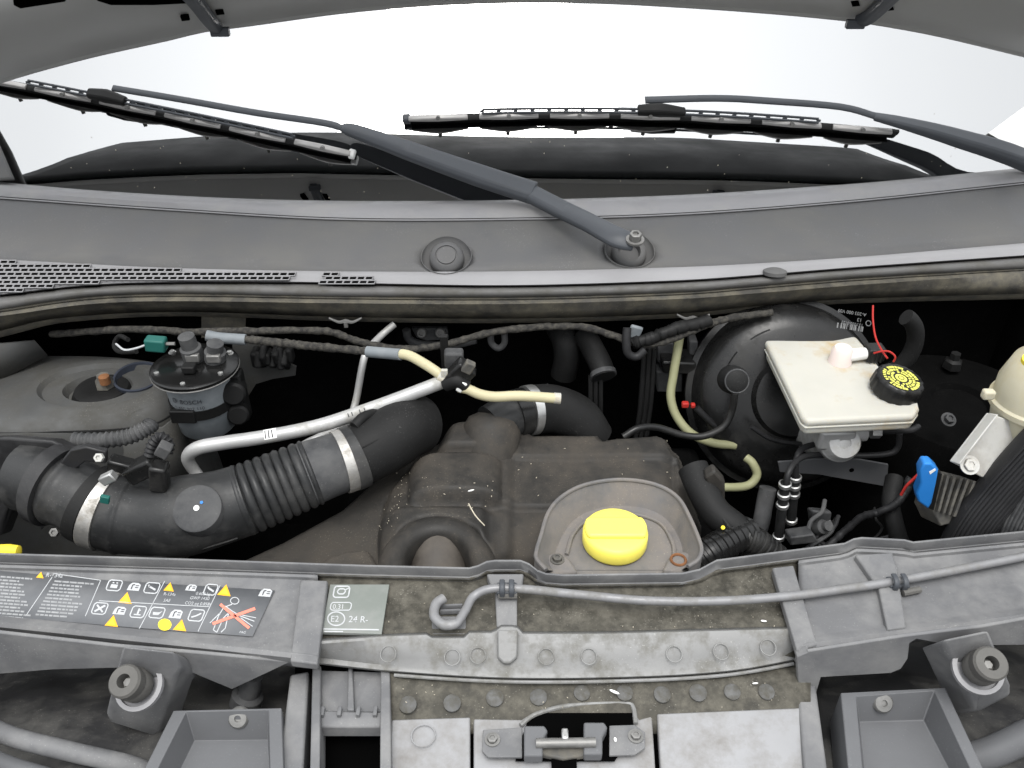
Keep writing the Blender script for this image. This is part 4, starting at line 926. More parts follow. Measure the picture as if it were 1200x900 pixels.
# sensor plug on the intake
sp = thing('sensor_plug', 'black sensor plug with a corrugated lead standing on the intake duct', 'connector', Y(175, 560, .11))
c = nb(); box(c, Y(168, 548, .115), .050, .030, .026, Matrix.Rotation(-.5, 3, 'Y')); part('plug_body', c, 'gloss_black', sp, bevel=.004)
c = nb(); box(c, Y(187, 558, .105), .024, .024, .044, Matrix.Rotation(.2, 3, 'Y')); part('sensor_foot', c, 'gloss_black', sp, bevel=.004)
c = nb(); box(c, Y(145, 545, .12), .04, .02, .018, Matrix.Rotation(.35, 3, 'Y')); part('sensor_arm', c, 'gloss_black', sp, bevel=.003)
P = resample([Y(175, 534, .115), Y(179, 520, .12), Y(188, 512, .125), Y(198, 520, .12), Y(196, 532, .11)], 60)
c = nb(); tube_raw(c, P, [.0072+.0012*math.sin(k*1.25) for k in range(60)], 12); part('corrugated_lead', c, 'conduit', sp)
c = nb(); box(c, Y(192, 527, .105), .018, .016, .020, Matrix.Rotation(.6, 3, 'Y')); part('lead_clip', c, 'hose_grey', sp, bevel=.002)
# braided sheath on the tower side
P = resample([Y(86, 516, .20), Y(120, 516, .20), Y(150, 512, .21), Y(172, 502, .22), Y(178, 496, .23)], 120)
c = nb(); tube_raw(c, P, [.0115+.0014*math.sin(k*.95) for k in range(120)], 12); tag(part('braided_sheath', c, 'hose_grey', loc=P[0]), 'grey braided sheath along the strut tower edge', 'cable')
c = nb(); lathe(c, Z(10, 646, .90), V((1, 0, .0)), [(.009, -.03), (.010, .0), (.008, .014), (0, .016)], 12); tag(part('dipstick_handle', c, 'yellow', loc=Z(10, 646, .9)), 'yellow handle end poking up behind the cover edge', 'handle')
# wing inside below the tower
c = nb(); loft(c, [[Y(x, y, yy) for x, y, yy in row] for row in ([(-120, 505, .30), (60, 508, .30), (190, 500, .30), (215, 480, .34)], [(-120, 660, .27), (60, 660, .27), (190, 600, .27), (225, 560, .33)])])
tag(part('inner_wing_skin', c, 'body_grey', loc=Y(60, 560, .28), solid=.004), 'dull metal wing skin below the strut tower', 'wing panel')

# ================================================================== ENGINE COVER
ec = thing('engine_cover', 'dusty dark brown plastic engine cover with a hump and pipe arch', 'engine cover', Z(640, 600, .86))
Z0 = .868
outline = [(440, 655), (438, 612), (452, 560), (486, 520), (498, 512), (545, 504), (560, 486), (570, 480), (600, 480), (612, 492), (626, 508), (700, 508), (706, 514), (716, 512), (770, 508), (782, 512), (796, 530), (815, 560), (828, 590), (826, 612), (800, 640), (640, 655), (632, 648), (600, 648), (582, 656), (574, 655), (566, 643), (552, 630), (536, 622), (514, 619), (492, 622), (474, 634), (464, 652), (456, 664)]
def inpoly(x, y, poly):
    r = False; n = len(poly); j = n-1
    for i in range(n):
        xi, yi = poly[i]; xj, yj = poly[j]
        if (yi > y) != (yj > y) and x < (xj-xi)*(y-yi)/(yj-yi)+xi: r = not r
        j = i
    return r
def dseg(x, y, a, b):
    dx, dy = b[0]-a[0], b[1]-a[1]; L2 = dx*dx+dy*dy; t = max(0, min(1, ((x-a[0])*dx+(y-a[1])*dy)/L2)) if L2 else 0
    return math.hypot(x-a[0]-t*dx, y-a[1]-t*dy), t
def sm(a, b, x):
    t = max(0, min(1, (x-a)/(b-a))); return t*t*(3-2*t)
rimpx = [(640, 668), (629, 655), (629, 645), (634, 628), (642, 602), (656, 584), (680, 570), (712, 563), (744, 563), (774, 570), (795, 584), (808, 606), (819, 632), (822, 645), (818, 656), (806, 664)]
LEFT_EDGE = [((438, 640), (440, 600)), ((440, 600), (455, 560)), ((455, 560), (488, 522)), ((488, 522), (505, 512))]
def cover_h(x, y):
    # shelf, dome and main plate are stepped, rounded blocks that merge
    h = .010*sm(470, 515, x)*sm(800, 772, x)
    shelf = .034*sm(505-.25*(y-520), 532-.25*(y-520), x)*sm(588, 578, x)*sm(498, 512, y)*sm(545, 537, y)
    w = max(0, 1-abs((x-534)/56)**3.2)
    dome = .036*w**.5*sm(536, 552, y)*sm(602, 590, y)
    apron = .012*max(0, 1-abs((x-516)/72)**3)**.5*sm(596, 604, y)
    h = max(h, shelf, dome, apron+.004)
    h -= .008*sm(538, 541, y)*sm(592, 606, x) + .010*sm(592, 595.5, y)*sm(562, 575, x)
    h -= .016*sm(606, 650, y)*sm(565, 610, x)*sm(660, 640, x)
    h -= .034*sm(776, 835, x)*sm(500, 560, y)
    h += .008*sm(788, 796, x)*sm(812, 802, x)*sm(518, 530, y)
    de = min(dseg(x, y, a, b)[0] for a, b in LEFT_EDGE)
    h -= .018*(1-sm(0, 34, de))
    h += .0012*math.sin(x*.031)*math.sin(y*.043)
    return h
c = nb(); STEP = 1.6; vm = {}
ox = [432+STEP*i for i in range(254)]; oy = [474+STEP*j for j in range(124)]
edges_ = list(zip(outline, outline[1:]+outline[:1]))
def vget(i, j):
    if (i, j) not in vm:
        x, y = ox[i], oy[j]; d = min(dseg(x, y, a, b)[0] for a, b in edges_)
        drop = .016*(1-sm(0, 10, d))
        vm[(i, j)] = c.verts.new(Z(x, y, Z0)+V((0, 0, cover_h(x, y)-drop)))
    return vm[(i, j)]
for i in range(253):
    for j in range(123):
        cx_, cy_ = ox[i]+STEP/2, oy[j]+STEP/2
        if inpoly(cx_, cy_, outline) and not inpoly(cx_, cy_, [(644, 672), (640, 640), (656, 600), (690, 578), (735, 572), (780, 582), (806, 630), (806, 672)]):
            c.faces.new((vget(i, j), vget(i+1, j), vget(i+1, j+1), vget(i, j+1)))
bmesh.ops.smooth_vert(c, verts=c.verts, factor=.5, use_axis_x=True, use_axis_y=True, use_axis_z=True)
be = [e for e in c.edges if len(e.link_faces) == 1]
r = bmesh.ops.extrude_edge_only(c, edges=be); bmesh.ops.translate(c, verts=[v for v in r['geom'] if isinstance(v, bmesh.types.BMVert)], vec=(0, 0, -.055))
part('cover_shell', c, 'cover', ec, smooth=45)
# rear neck of the hump
c = nb(); lathe(c, Z(574, 524, .868), V((.12, .62, .78)), [(.050, -.06), (.049, .0), (.047, .030), (.040, .046), (.026, .054), (.0, .056)], 32); part('hump_neck', c, 'cover', ec)
# rounded arch lip round the pipe opening
ai_ = [(474, 685), (477, 660), (486, 645), (499, 637), (514, 634), (530, 637), (543, 647), (551, 662), (554, 685)]
ao_ = [(438, 685), (446, 650), (464, 626), (488, 612), (514, 608), (541, 612), (563, 627), (580, 652), (594, 685)]
A_i = resample([Z(x, y, .872) for x, y in ai_], 48); A_o = resample([Z(x, y, .868) for x, y in ao_], 48)
lft = lambda t, z: [a.lerp(b_, t)+V((0, 0, z)) for a, b_ in zip(A_i, A_o)]
c = nb(); loft(c, [lft(.06, -.05), lft(.0, .0), lft(.05, .012), lft(.2, .020), lft(.45, .022), lft(.75, .016), lft(1.0, .0), lft(1.05, -.02)]); part('arch_lip', c, 'cover', ec, smooth=60)
c = nb(); tube(c, [Z(513, 720, .80), Z(513, 680, .826), Z(514, 655, .838), Z(515, 640, .84)], .0420, 28); bp = tag(part('brown_pipe', c, 'brown_pipe', loc=Z(514, 660, .84)), 'dull brown pipe emerging from the arch in the engine cover', 'pipe')
# lower side cover
lo = thing('lower_engine_cover', 'sloping lower engine cover beside the bellows', 'engine cover', Z(380, 620, .82))
c = nb()
lp_ = [(255, 668), (330, 634), (400, 596), (438, 562), (470, 530), (500, 514), (512, 530), (480, 560), (452, 590), (446, 640), (448, 672)]
top = [Z(x, y, .845 - .00016*(460-x if x < 460 else 0)) for x, y in lp_]
slab(c, top, (0, 0, -.05)); part('cover_plate', c, 'cover_low', lo, bevel=.010, seg=4)
c = nb(); slab(c, [Z(x, y, .850) for x, y in ((370, 664), (385, 652), (405, 645), (430, 643), (436, 650), (448, 670), (370, 676))], (0, 0, -.02)); part('raised_pad', c, 'cover', lo, bevel=.006, seg=3)
# filler well
c = nb(); zr, zf = .912, .876
rimP = resample([Z(x, y, zr) for x, y in rimpx], 64)
flo = [(652, 668), (650, 660), (652, 645), (658, 630), (668, 614), (684, 602), (706, 595), (734, 593), (760, 597), (778, 606), (790, 620), (798, 636), (800, 648), (800, 656), (798, 664), (796, 668)]
floP = resample([Z(x, y, zf) for x, y in flo], 64)
mid = [a.lerp(b_, .85)+V((0, 0, -.002)) for a, b_ in zip(rimP, floP)]
cen = Z(722, 640, zf)
loft(c, [[p+V((0, 0, -.05))+(p-cen).normalized()*.003 for p in rimP], [p+(p-cen).normalized()*.002+V((0, 0, -.003)) for p in rimP], rimP, [a.lerp(b_, .06) for a, b_ in zip(rimP, floP)], mid, floP])
fv = [c.verts.new(p) for p in floP]; c.faces.new(fv)
wl = part('filler_well', c, 'well', ec, smooth=50, normals=True)
c = nb(); slab(c, [Z(646, 662, zf-.0005), Z(800, 662, zf-.0005), Z(806, 700, zf-.002), Z(640, 700, zf-.002)], (0, 0, -.01)); part('front_apron', c, 'well', wl, bevel=.001)
c = nb(); tube_raw(c, rimP, [.0030]*64, 8); part('well_rim', c, 'well', wl)
c = nb(); tube(c, [Z(x, y, zf+.002) for x, y in ((664, 650), (672, 626), (690, 610), (734, 602), (772, 612), (788, 636), (790, 652))], .003, 8); part('floor_bead', c, 'well', wl)
c = nb(); slab(c, [Z(x, y, .886) for x, y in ((634, 664), (640, 648), (656, 646), (668, 654), (678, 670), (640, 674))], (0, 0, -.02)); part('screw_pad', c, 'well', wl, bevel=.005, seg=3)
c = nb(); slab(c, [Z(x, y, .886) for x, y in ((776, 668), (784, 652), (798, 644), (812, 648), (818, 660), (806, 672))], (0, 0, -.02)); part('screw_pad', c, 'well', wl, bevel=.005, seg=3)
hexbolt(Z(653, 656, .886), V((0, 0, 1)), .0065, .006, wl, 'module', 'screw')
c = nb(); tube_raw(c, [Z(795, 656, .887)+V((math.cos(q)*.010, math.sin(q)*.010, 0)) for q in span(0, 6.2832, 21)], [.002]*21, 6); part('screw_hole', c, 'rust', wl)
# yellow oil filler cap
oc = thing('oil_filler_cap', 'bright yellow oil filler cap in the well of the engine cover', 'cap', Z(720, 640, .876))
co = Z(720, 635, .879); R_ = .0455
c = nb(); lathe(c, co, V((0, 0, 1)), [(.030, -.012), (.042, -.002), (R_-.001, 0), (R_, .003), (R_, .019), (R_-.002, .023), (R_-.006, .025), (0, .0252)], 56); body = part('cap_body', c, 'yellow_cap', oc, smooth=50)
c = nb()
prof = []
for q in span(-.62, .62, 14): prof.append((R_*.985*math.sin(q/.62*1.12), 0))
seg_ = []
hw = .021
pts = [(R_*.97*math.cos(a), R_*.97*math.sin(a)) for a in span(-.47, .47, 9)]+[(R_*.97*math.cos(a), R_*.97*math.sin(a)) for a in span(math.pi-.47, math.pi+.47, 9)]
slab(c, [co+V((x*.985, y*.95, .0235)) for x, y in pts], (0, 0, .008)); part('grip_bar', c, 'yellow_cap', body, bevel=.004, seg=4)

# charge hose behind the cover with a silver clamp
chh = thing('charge_hose', 'black charge air hose with a bright band clamp behind the cover', 'hose', Y(610, 500, .36))
CP = [Y(575, 500, .30), Y(598, 487, .325), Y(625, 480, .345), Y(650, 480, .36), Y(676, 492, .365), Y(692, 515, .36)]
CPP = resample(CP, 80)
for nm, a, b_, r_, m_ in (('hose_neck', 0, 30, .036, 'hose'), ('hose_step', 18, 27, .040, 'gloss_black'), ('band_clamp', 27, 33, .0425, 'steel'), ('hose_body', 30, 80, .0415, 'rubber')):
    c = nb(); tube_raw(c, CPP[a:b_], [r_]*(b_-a), 30); part(nm, c, m_, chh)
line('sealing_hose', [Y(x, y, yy) for x, y, yy in ((640, 452, .38), (668, 464, .37), (684, 482, .36), (692, 505, .35))], .0045, 'hose_grey', 'thin grey tube curling over the charge hose', 'tube')
line('vent_hose', [Y(x, y, yy) for x, y, yy in ((415, 500, .22), (428, 488, .24), (450, 484, .27), (472, 487, .29), (486, 498, .28), (494, 518, .26))], .0085, 'rubber', 'thin black hose looping over the rear of the intake duct', 'hose')

# ================================================================== BRAKE SIDE
bb = thing('brake_booster', 'large round black brake booster behind the fluid reservoir', 'brake booster', Y(925, 470, .45))
bo_ = Y(922, 464, .43); bax = V((-.02, -.86, .50)).normalized()
c = nb(); lathe(c, bo_, bax, [(.150, -.14), (.166, -.10), (.170, -.05), (.170, -.032), (.176, -.030), (.176, -.020), (.166, -.016), (.160, .004), (.150, .018), (.120, .030), (.072, .034), (.066, .046), (.050, .048), (0, .05)], 64); shell = part('booster_shell', c, 'gloss_black', bb, smooth=40)
x_, y_, a_ = basis(bax)
# stamped ribs on the front face and the vacuum elbow
for q0 in (1.9, 2.45):
    c = nb(); tube(c, [bo_+bax*.026+(x_*math.cos(q)+y_*math.sin(q))*(.124) for q in span(q0, q0+.3, 7)], .003, 6); part('stamped_rib', c, 'gloss_black', shell)
vo = Y(862, 446, .355)
c = nb(); lathe(c, vo-bax*.03, bax, [(.024, 0), (.024, .022), (.019, .028), (.019, .040), (.013, .044), (0, .044)], 26); va = part('vacuum_valve', c, 'rubber', bb)
c = nb(); tube_raw(c, [vo+bax*.009+(x_*math.cos(q)+y_*math.sin(q))*.019 for q in span(0, 6.2832, 25)], [.0018]*25, 6); part('valve_ring', c, 'hose_grey', va)
# white print straight on the booster shell
dg_ = bpy.context.evaluated_depsgraph_get(); bvh_b = BVHTree.FromObject(shell, dg_)
def onboost(px, py):
    d = ray(px, py).normalized(); h, n_, i_, ds_ = bvh_b.ray_cast(CAM-shell.matrix_world.translation-rootloc(shell), d)
    return (h + rootloc(shell) - d*.0012) if h else Y(px, py, .44)
def bmap(ox, oy, ang): 
    ca, sa = math.cos(ang), math.sin(ang); return lambda u, v: onboost(ox+u*ca-(-v)*sa, oy+u*sa+(-v)*ca)
c = nb(); mp_ = bmap(1012, 389, math.pi+.16)
text_bm('A-203 000 V09', lambda u, v: mp_(u, v-22), 5.5, c); text_bm('13', lambda u, v: mp_(u+4, v-15), 6, c); text_bm('13.7020-0123', lambda u, v: mp_(u+2, v-9), 4.6, c)
for k in range(15):
    if k % 5 != 3: flat(c, lambda u, v: mp_(u, v), [(1+k*2.1, -6), (1+k*2.1+(.9 if k % 2 else 1.6), -6), (1+k*2.1+(.9 if k % 2 else 1.6), 0), (1+k*2.1, 0)])
stroke(c, lambda u, v: mp_(u-4, v-11), [(3*math.cos(q), 3*math.sin(q)) for q in span(0, 6.29, 15)], .8)
part('white_print', c, 'print_dim', shell, normals=False, smooth=0)['kind'] = 'stuff'

# reservoir
rv = thing('brake_fluid_reservoir', 'milky white brake fluid reservoir box on the master cylinder', 'reservoir', Z(1000, 500, .90))
zt, zb = .964, .942
tp_ = [(896, 398), (994, 393), (1004, 394), (1016, 408), (1030, 428), (1046, 440), (1076, 470), (1078, 478), (1072, 487), (946, 493), (940, 488)]
bt_ = [(900, 407), (1004, 402), (1016, 412), (1028, 430), (1040, 446), (1074, 482), (1074, 488), (1070, 497), (948, 503), (942, 499)]
c = nb(); slab(c, [Z(x, y, zt) for x, y in tp_], (0, 0, -.014)); part('upper_shell', c, 'tank', rv, bevel=.006, seg=4)
tpc = [Z(x, y, zt) for x, y in tp_]; ctr = sum(tpc, V((0, 0, 0)))/len(tpc)
c = nb(); slab(c, [ctr+(p-ctr)*.985+V((0, 0, -.0142)) for p in tpc], (0, 0, -.016)); part('lower_shell', c, 'tank', rv, bevel=.006, seg=4)
c = nb(); slab(c, [ctr+(p-ctr)*1.008+V((0, 0, -.0125)) for p in tpc], (0, 0, -.003)); part('weld_seam', c, 'tank', rv, bevel=.001)
nk = Z(984, 424, zt)
c = nb(); lathe(c, nk-V((0, 0, .004)), V((0, 0, 1)), [(.020, 0), (.018, .010), (.0165, .028), (.013, .033), (0, .034)], 28); part('filler_tower', c, 'pink', rv)
c = nb(); tube(c, [nk+V((.008, -.002, .014)), nk+V((.040, .004, .014))], [.011, .010], 18); part('sensor_tube', c, 'white', rv)
c = nb(); box(c, nk+V((.056, .006, .015)), .030, .026, .024, Matrix.Rotation(.05, 3, 'Z')); sc = part('sensor_plug', c, 'gloss_black', rv, bevel=.003)
for k in range(3):
    c = nb(); box(c, nk+V((.048+k*.008, -.0075, .015)), .003, .003, .024); part('plug_rib', c, 'gloss_black', sc, bevel=.0008)
kc = Z(1047, 458, zt)
kax = V((.16, -.10, 1)).normalized()
c = nb(); lathe(c, kc+kax*.002, kax, [(.030, -.010), (.0385, 0), (.0385, .002), (.0375, .020), (.0355, .0245), (.033, .026), (.030, .0245), (0, .0245)], 64, 1, .0012); cap = part('cap', c, 'gloss_black', rv, smooth=50)
kx, ky, ka = basis(kax); ktop = kc+kax*.0272
kf = lambda u, v: ktop+kx*u+ky*v
c = nb()
flat(c, kf, [(.0095*math.cos(q), .0095*math.sin(q)) for q in span(0, 6.2832, 25)[:-1]])
random.seed(3)
for r0, r1, nseg in ((.0125, .0165, 18), (.0180, .0225, 26), (.0240, .0290, 34)):
    for k in range(nseg):
        if k % 7 == 5: continue
        a0 = 2*math.pi*k/nseg; a1 = a0+2*math.pi/nseg*random.choice((.62, .78, .9))
        flat(c, kf, [(r0*math.cos(a0), r0*math.sin(a0)), (r1*math.cos(a0), r1*math.sin(a0)), (r1*math.cos(a1), r1*math.sin(a1)), (r0*math.cos(a1), r0*math.sin(a1))])
part('yellow_print', c, 'cap_print', cap, normals=False, smooth=0)['kind'] = 'stuff'
kf2 = lambda u, v: kf(u, v)+kax*.0005
c = nb(); stroke(c, kf2, [(.0045*math.cos(q), .0045*math.sin(q)) for q in span(0, 6.2832, 21)], .001); part('centre_ring', c, 'gloss_black', cap, normals=False, smooth=0)
# master cylinder below
mc = thing('master_cylinder', 'cast aluminium master cylinder with a round plug under the reservoir', 'cylinder', Z(990, 520, .88))
mo = Z(990, 519, .900); max_ = V((-.02, -.83, .55)).normalized()
c = nb(); lathe(c, mo, max_, [(.034, -.14), (.033, -.02), (.029, -.016), (.0265, -.002), (.024, .001), (.010, .002), (.009, 0), (.004, .001), (0, .001)], 30); part('bore', c, 'alu', mc)
c = nb(); box(c, mo-max_*.05+V((-.012, 0, .028)), .058, .08, .038); part('casting', c, 'alu', mc, bevel=.006)
c = nb(); tube(c, [Z(998, 506, .905), Z(1014, 506, .905)], [.017, .015], 18); part('port_boss', c, 'alu', mc)
c = nb(); tube(c, [Z(1020, 505, .905), Z(1031, 505, .905)], .012, 6, 2); part('pipe_nut', c, 'steel', mc)
line('brake_pipe', [Z(x, y, .905) for x, y in ((1030, 505), (1052, 505), (1068, 504), (1076, 500))], .0055, 'conduit', 'black brake pipe screwed into the master cylinder port', 'pipe')
# brake hoses with crimped ferrules
def brakehose(pts, fer, lab):
    t = thing('brake_hose', lab, 'hose', pts[-1], 'crimped brake hoses')
    c = nb(); tube(c, pts, .0050, 12, 90); part('pipe', c, 'conduit', t)
    a, b_ = fer
    c = nb(); tube(c, [a, b_], .0078, 14); part('hose_sleeve', c, 'hose', t)
    for q, ln in ((0.0, .05), (.18, .05), (.36, .05), (.95, .05)):
        p0 = a.lerp(b_, q); d = (b_-a).normalized(); c = nb(); lathe(c, p0-d*.004, d, [(.0078, 0), (.0100, .001), (.0100, .007), (.0078, .008)], 18); part('ferrule', c, 'steel', t)
brakehose([Y(1054, 508, .27), Y(1052, 524, .27), Y(1040, 532, .27), Y(1000, 534, .28), Y(960, 533, .27), Y(938, 537, .24), Y(925, 552, .21), Y(921, 570, .20), Y(916, 600, .20), Y(912, 634, .20)], (Y(920, 568, .20), Y(912, 632, .20)), 'black brake hose with three crimped rings, passing in front of its twin')
brakehose([Y(985, 512, .33), Y(960, 519, .30), Y(940, 526, .265), Y(933, 540, .245), Y(932, 560, .24), Y(928, 590, .24), Y(924, 615, .24)], (Y(932, 560, .24), Y(927, 612, .24)), 'black brake hose running behind its twin below the master cylinder')
# grey bracket sheet
gb = thing('bracket_sheet', 'dark grey metal bracket sheet with a slot below the master cylinder', 'bracket', Y(990, 555, .30))
c = nb(); slab(c, [Y(x, y, .30) for x, y in ((912, 542), (990, 536), (1041, 545), (1039, 570), (960, 556), (914, 553))], (0, .004, 0)); part('sheet', c, 'tray', gb)
c = nb(); lathe(c, Y(998, 551, .2995), V((0, -1, 0)), [(.004, -.002), (.004, .0006), (0, .0006)], 12); part('slot', c, 'hole', gb)
# red wire
line('red_wire', [Y(x, y, yy) for x, y, yy in ((1023, 358, .42), (1023, 375, .40), (1026, 395, .37), (1033, 410, .34), (1040, 420, .32))], .0015, 'red', 'red wire hanging down to the reservoir plug', 'wire', n=40)
line('red_wire', [Y(x, y, yy) for x, y, yy in ((1024, 414, .335), (1032, 412, .33), (1042, 412, .325), (1049, 418, .32), (1047, 424, .32))], .0015, 'red', 'short looped red wire end beside the reservoir cap', 'wire', n=40)
# vacuum line: from valve to the cover
line('vacuum_hose', [Y(x, y, yy) for x, y, yy in ((861, 460, .34), (858, 480, .34), (848, 500, .33), (825, 511, .32), (800, 510, .32), (770, 501, .32), (748, 502, .31), (730, 512, .30))], .0062, 'gloss_black', 'black vacuum hose curving from the booster to the engine cover', 'hose', n=80)
line('booster_pipe', [Y(x, y, .34) for x, y in ((880, 500), (905, 515), (940, 520), (975, 516))], .004, 'conduit', 'thin black pipe crossing below the brake booster', 'pipe')
# olive washer hoses
line('washer_hose', [Y(x, y, yy) for x, y, yy in ((797, 392, .48), (794, 410, .46), (789, 440, .44), (786, 465, .42), (793, 488, .40), (810, 508, .38), (835, 519, .37), (862, 522, .37))], .0078, 'old_hose', 'pale olive hose hanging beside the brake booster', 'hose', n=70)
line('washer_hose', [Y(x, y, yy) for x, y, yy in ((828, 568, .26), (850, 571, .26), (876, 569, .27), (887, 557, .28), (882, 543, .29), (874, 536, .30))], .0072, 'old_hose', 'pale olive hose bent round below the brake booster', 'hose', n=60)
# grey relay block on bulkhead
rl = thing('relay_block', 'grey relay block strapped to the bulkhead behind the olive hose', 'relay', Y(785, 440, .52))
for (x0, x1, y0, y1, m_) in ((771, 790, 402, 426, 'hose_grey'), (770, 800, 436, 460, 'hose_grey'), (808, 818, 400, 426, 'hose_grey'), (806, 820, 448, 470, 'hose_grey')):
    c = nb(); slab(c, [Y(x0, y0, .50), Y(x1, y0, .50), Y(x1, y1, .50), Y(x0, y1, .50)], (0, .03, 0)); part('relay', c, m_, rl, bevel=.003)
c = nb(); slab(c, [Y(776, 424, .47), Y(816, 426, .47), Y(816, 440, .47), Y(776, 438, .47)], (0, .05, 0)); part('relay_strap', c, 'gloss_black', rl, bevel=.004)
rp = thing('red_plug', 'small red plug on a braided black lead', 'plug', Y(804, 474, .40))
c = nb(); box(c, Y(803, 474, .40), .012, .010, .010); part('plug', c, 'red', rp, bevel=.002); c = nb(); box(c, Y(812, 475, .40), .008, .009, .008); part('plug_half', c, 'red', rp, bevel=.002)
c = nb(); tube(c, [Y(816, 478, .40), Y(828, 490, .395), Y(842, 502, .39)], .006, 10); part('lead', c, 'conduit', rp)
# black heater hoses on the bulkhead
line('heater_hose', [Y(x, y, yy) for x, y, yy in ((655, 385, .56), (662, 400, .53), (664, 420, .52), (660, 440, .52))], .024, 'rubber', 'thick black heater hose stub high on the bulkhead', 'hose', 20)
hh = thing('heater_hose', 'black heater hose with a cut ringed end beside the hanging strip', 'hose', Y(708, 440, .47))
HP = resample([Y(685, 392, .53), Y(694, 408, .50), Y(704, 428, .47), Y(708, 442, .45)], 40); c = nb(); tube_raw(c, HP, [.021]*40, 24); part('hose', c, 'rubber', hh)
c = nb(); tube_raw(c, HP[33:39], [.0235]*6, 24); part('end_ring', c, 'hose_grey', hh)
for lab, x0 in (('dark flat strip hanging below the cut heater hose', 692), ('second dark flat strip hanging between heater hose and relay block', 755)):
    c = nb()
    for k in range(3): tube(c, [Y(x0+k*6, 440 if x0 < 700 else 408, .46), Y(x0+k*6-(0 if x0 < 700 else 4), 470, .45), Y(x0+k*6-(0 if x0 < 700 else 10), 512, .44)], .0042, 8)
    P0 = Y(x0, 440, .46); slab(c, [Y(x0-2, 442, .462), Y(x0+14, 442, .462), Y(x0+14, 510, .442), Y(x0-2, 510, .442)] if x0 < 700 else [Y(x0-2, 408, .462), Y(x0+14, 408, .462), Y(x0+6, 510, .442), Y(x0-10, 510, .442)], (0, .003, 0))
    tag(part('hanging_strip', c, 'rubber', loc=P0), lab, 'strip', 'hanging strips')
# loom elbow with white tag
le = thing('loom_elbow', 'black cable elbow with a white tape tag under the seal', 'cable', Y(738, 400, .42))
c = nb(); tube(c, [Y(735, 384, .43), Y(734, 400, .42), Y(736, 414, .415), Y(746, 418, .415), Y(756, 410, .42)], .0072, 12); part('elbow', c, 'conduit', le)
c = nb(); box(c, Y(744, 389, .435), .022, .008, .024, Matrix.Rotation(.3, 3, 'Y')); part('tape_tag', c, 'filter', le, bevel=.003)

# coolant tank on the far side
ct = thing('coolant_tank', 'cream coolant expansion tank with a white bracket leg', 'tank', Z(1180, 540, .86))
to = Y(1234, 470, .16); 
c = nb(); lathe(c, to, V((-.12, .1, 1)), [(0, -.10), (.035, -.092), (.062, -.070), (.074, -.030), (.075, -.006), (.080, -.004), (.080, .004), (.075, .006), (.072, .030), (.058, .062), (.034, .082), (0, .09)], 44); part('tank_body', c, 'tank2', ct)
c = nb(); box(c, Y(1158, 462, .15), .016, .012, .014); part('seam_lug', c, 'tank2', ct, bevel=.003)
c = nb(); lathe(c, Y(1206, 424, .10), V((-.1, -.3, .9)), [(.010, 0), (.010, .006), (0, .007)], 16); part('yellow_mark', c, 'yellow', ct)
lg = [(1157, 471), (1196, 496), (1214, 500), (1150, 556), (1113, 541)]
a_pl = [Y(x, y, yy) for (x, y), yy in zip([(1158, 484), (1206, 500), (1152, 560), (1114, 541)], (.14, .13, .10, .11))]
c = nb(); slab(c, a_pl, (.0, .004, -.002)); lgp = part('bracket_leg', c, 'bracket', ct, bevel=.0015)
for (i0, i1, dep) in ((0, 3, .020),):
    d = V((0, -dep*.9, dep*.55)); c = nb(); slab(c, [a_pl[i0], a_pl[i1], a_pl[i1]+d, a_pl[i0]+d], (.003, 0, 0)); part('leg_flange', c, 'bracket', lgp, bevel=.001)
hexbolt(Y(1136, 545, .098), V((0, -.7, .7)), .009, .006, lgp, 'bracket', 'bolt')
# control module with blue latch plug
cm = thing('control_module', 'finned grey control module with a bright blue plug latch', 'module', Y(1120, 600, .10))
f = [Y(x, y, yy) for x, y, yy in ((1104, 555, .12), (1150, 566, .11), (1130, 610, .085), (1102, 617, .09), (1093, 598, .10))]
c = nb(); slab(c, f, (0, .05, -.03)); part('housing', c, 'module', cm, bevel=.002)
for k in range(6):
    a = f[0].lerp(f[1], (k+.3)/6); b_ = f[4].lerp(f[2], (k+.3)/6); d = V((0, -.008, .006))
    c = nb(); slab(c, [a, b_, b_+d, a+d], (.004, .0, -.001)); part('fin', c, 'module', cm, bevel=.0008)
bl = [(1083, 543), (1092, 543), (1100, 551), (1097, 568), (1092, 590), (1088, 597), (1076, 588), (1074, 578), (1079, 566), (1078, 552)]
c = nb(); slab(c, [Y(x, y, .085) for x, y in bl], (.004, .022, -.004)); bp_ = part('blue_latch', c, 'blue', cm, bevel=.003, seg=3)
c = nb(); slab(c, [Y(x, y, .0845) for x, y in ((1089, 553), (1096, 549), (1097, 551), (1090, 556))], (0, .002, 0)); part('white_mark', c, 'white', bp_)
c = nb(); slab(c, [Y(x, y, .10) for x, y in ((1098, 553), (1104, 556), (1094, 598), (1089, 596))], (0, .03, 0)); part('dark_gap', c, 'black', cm)
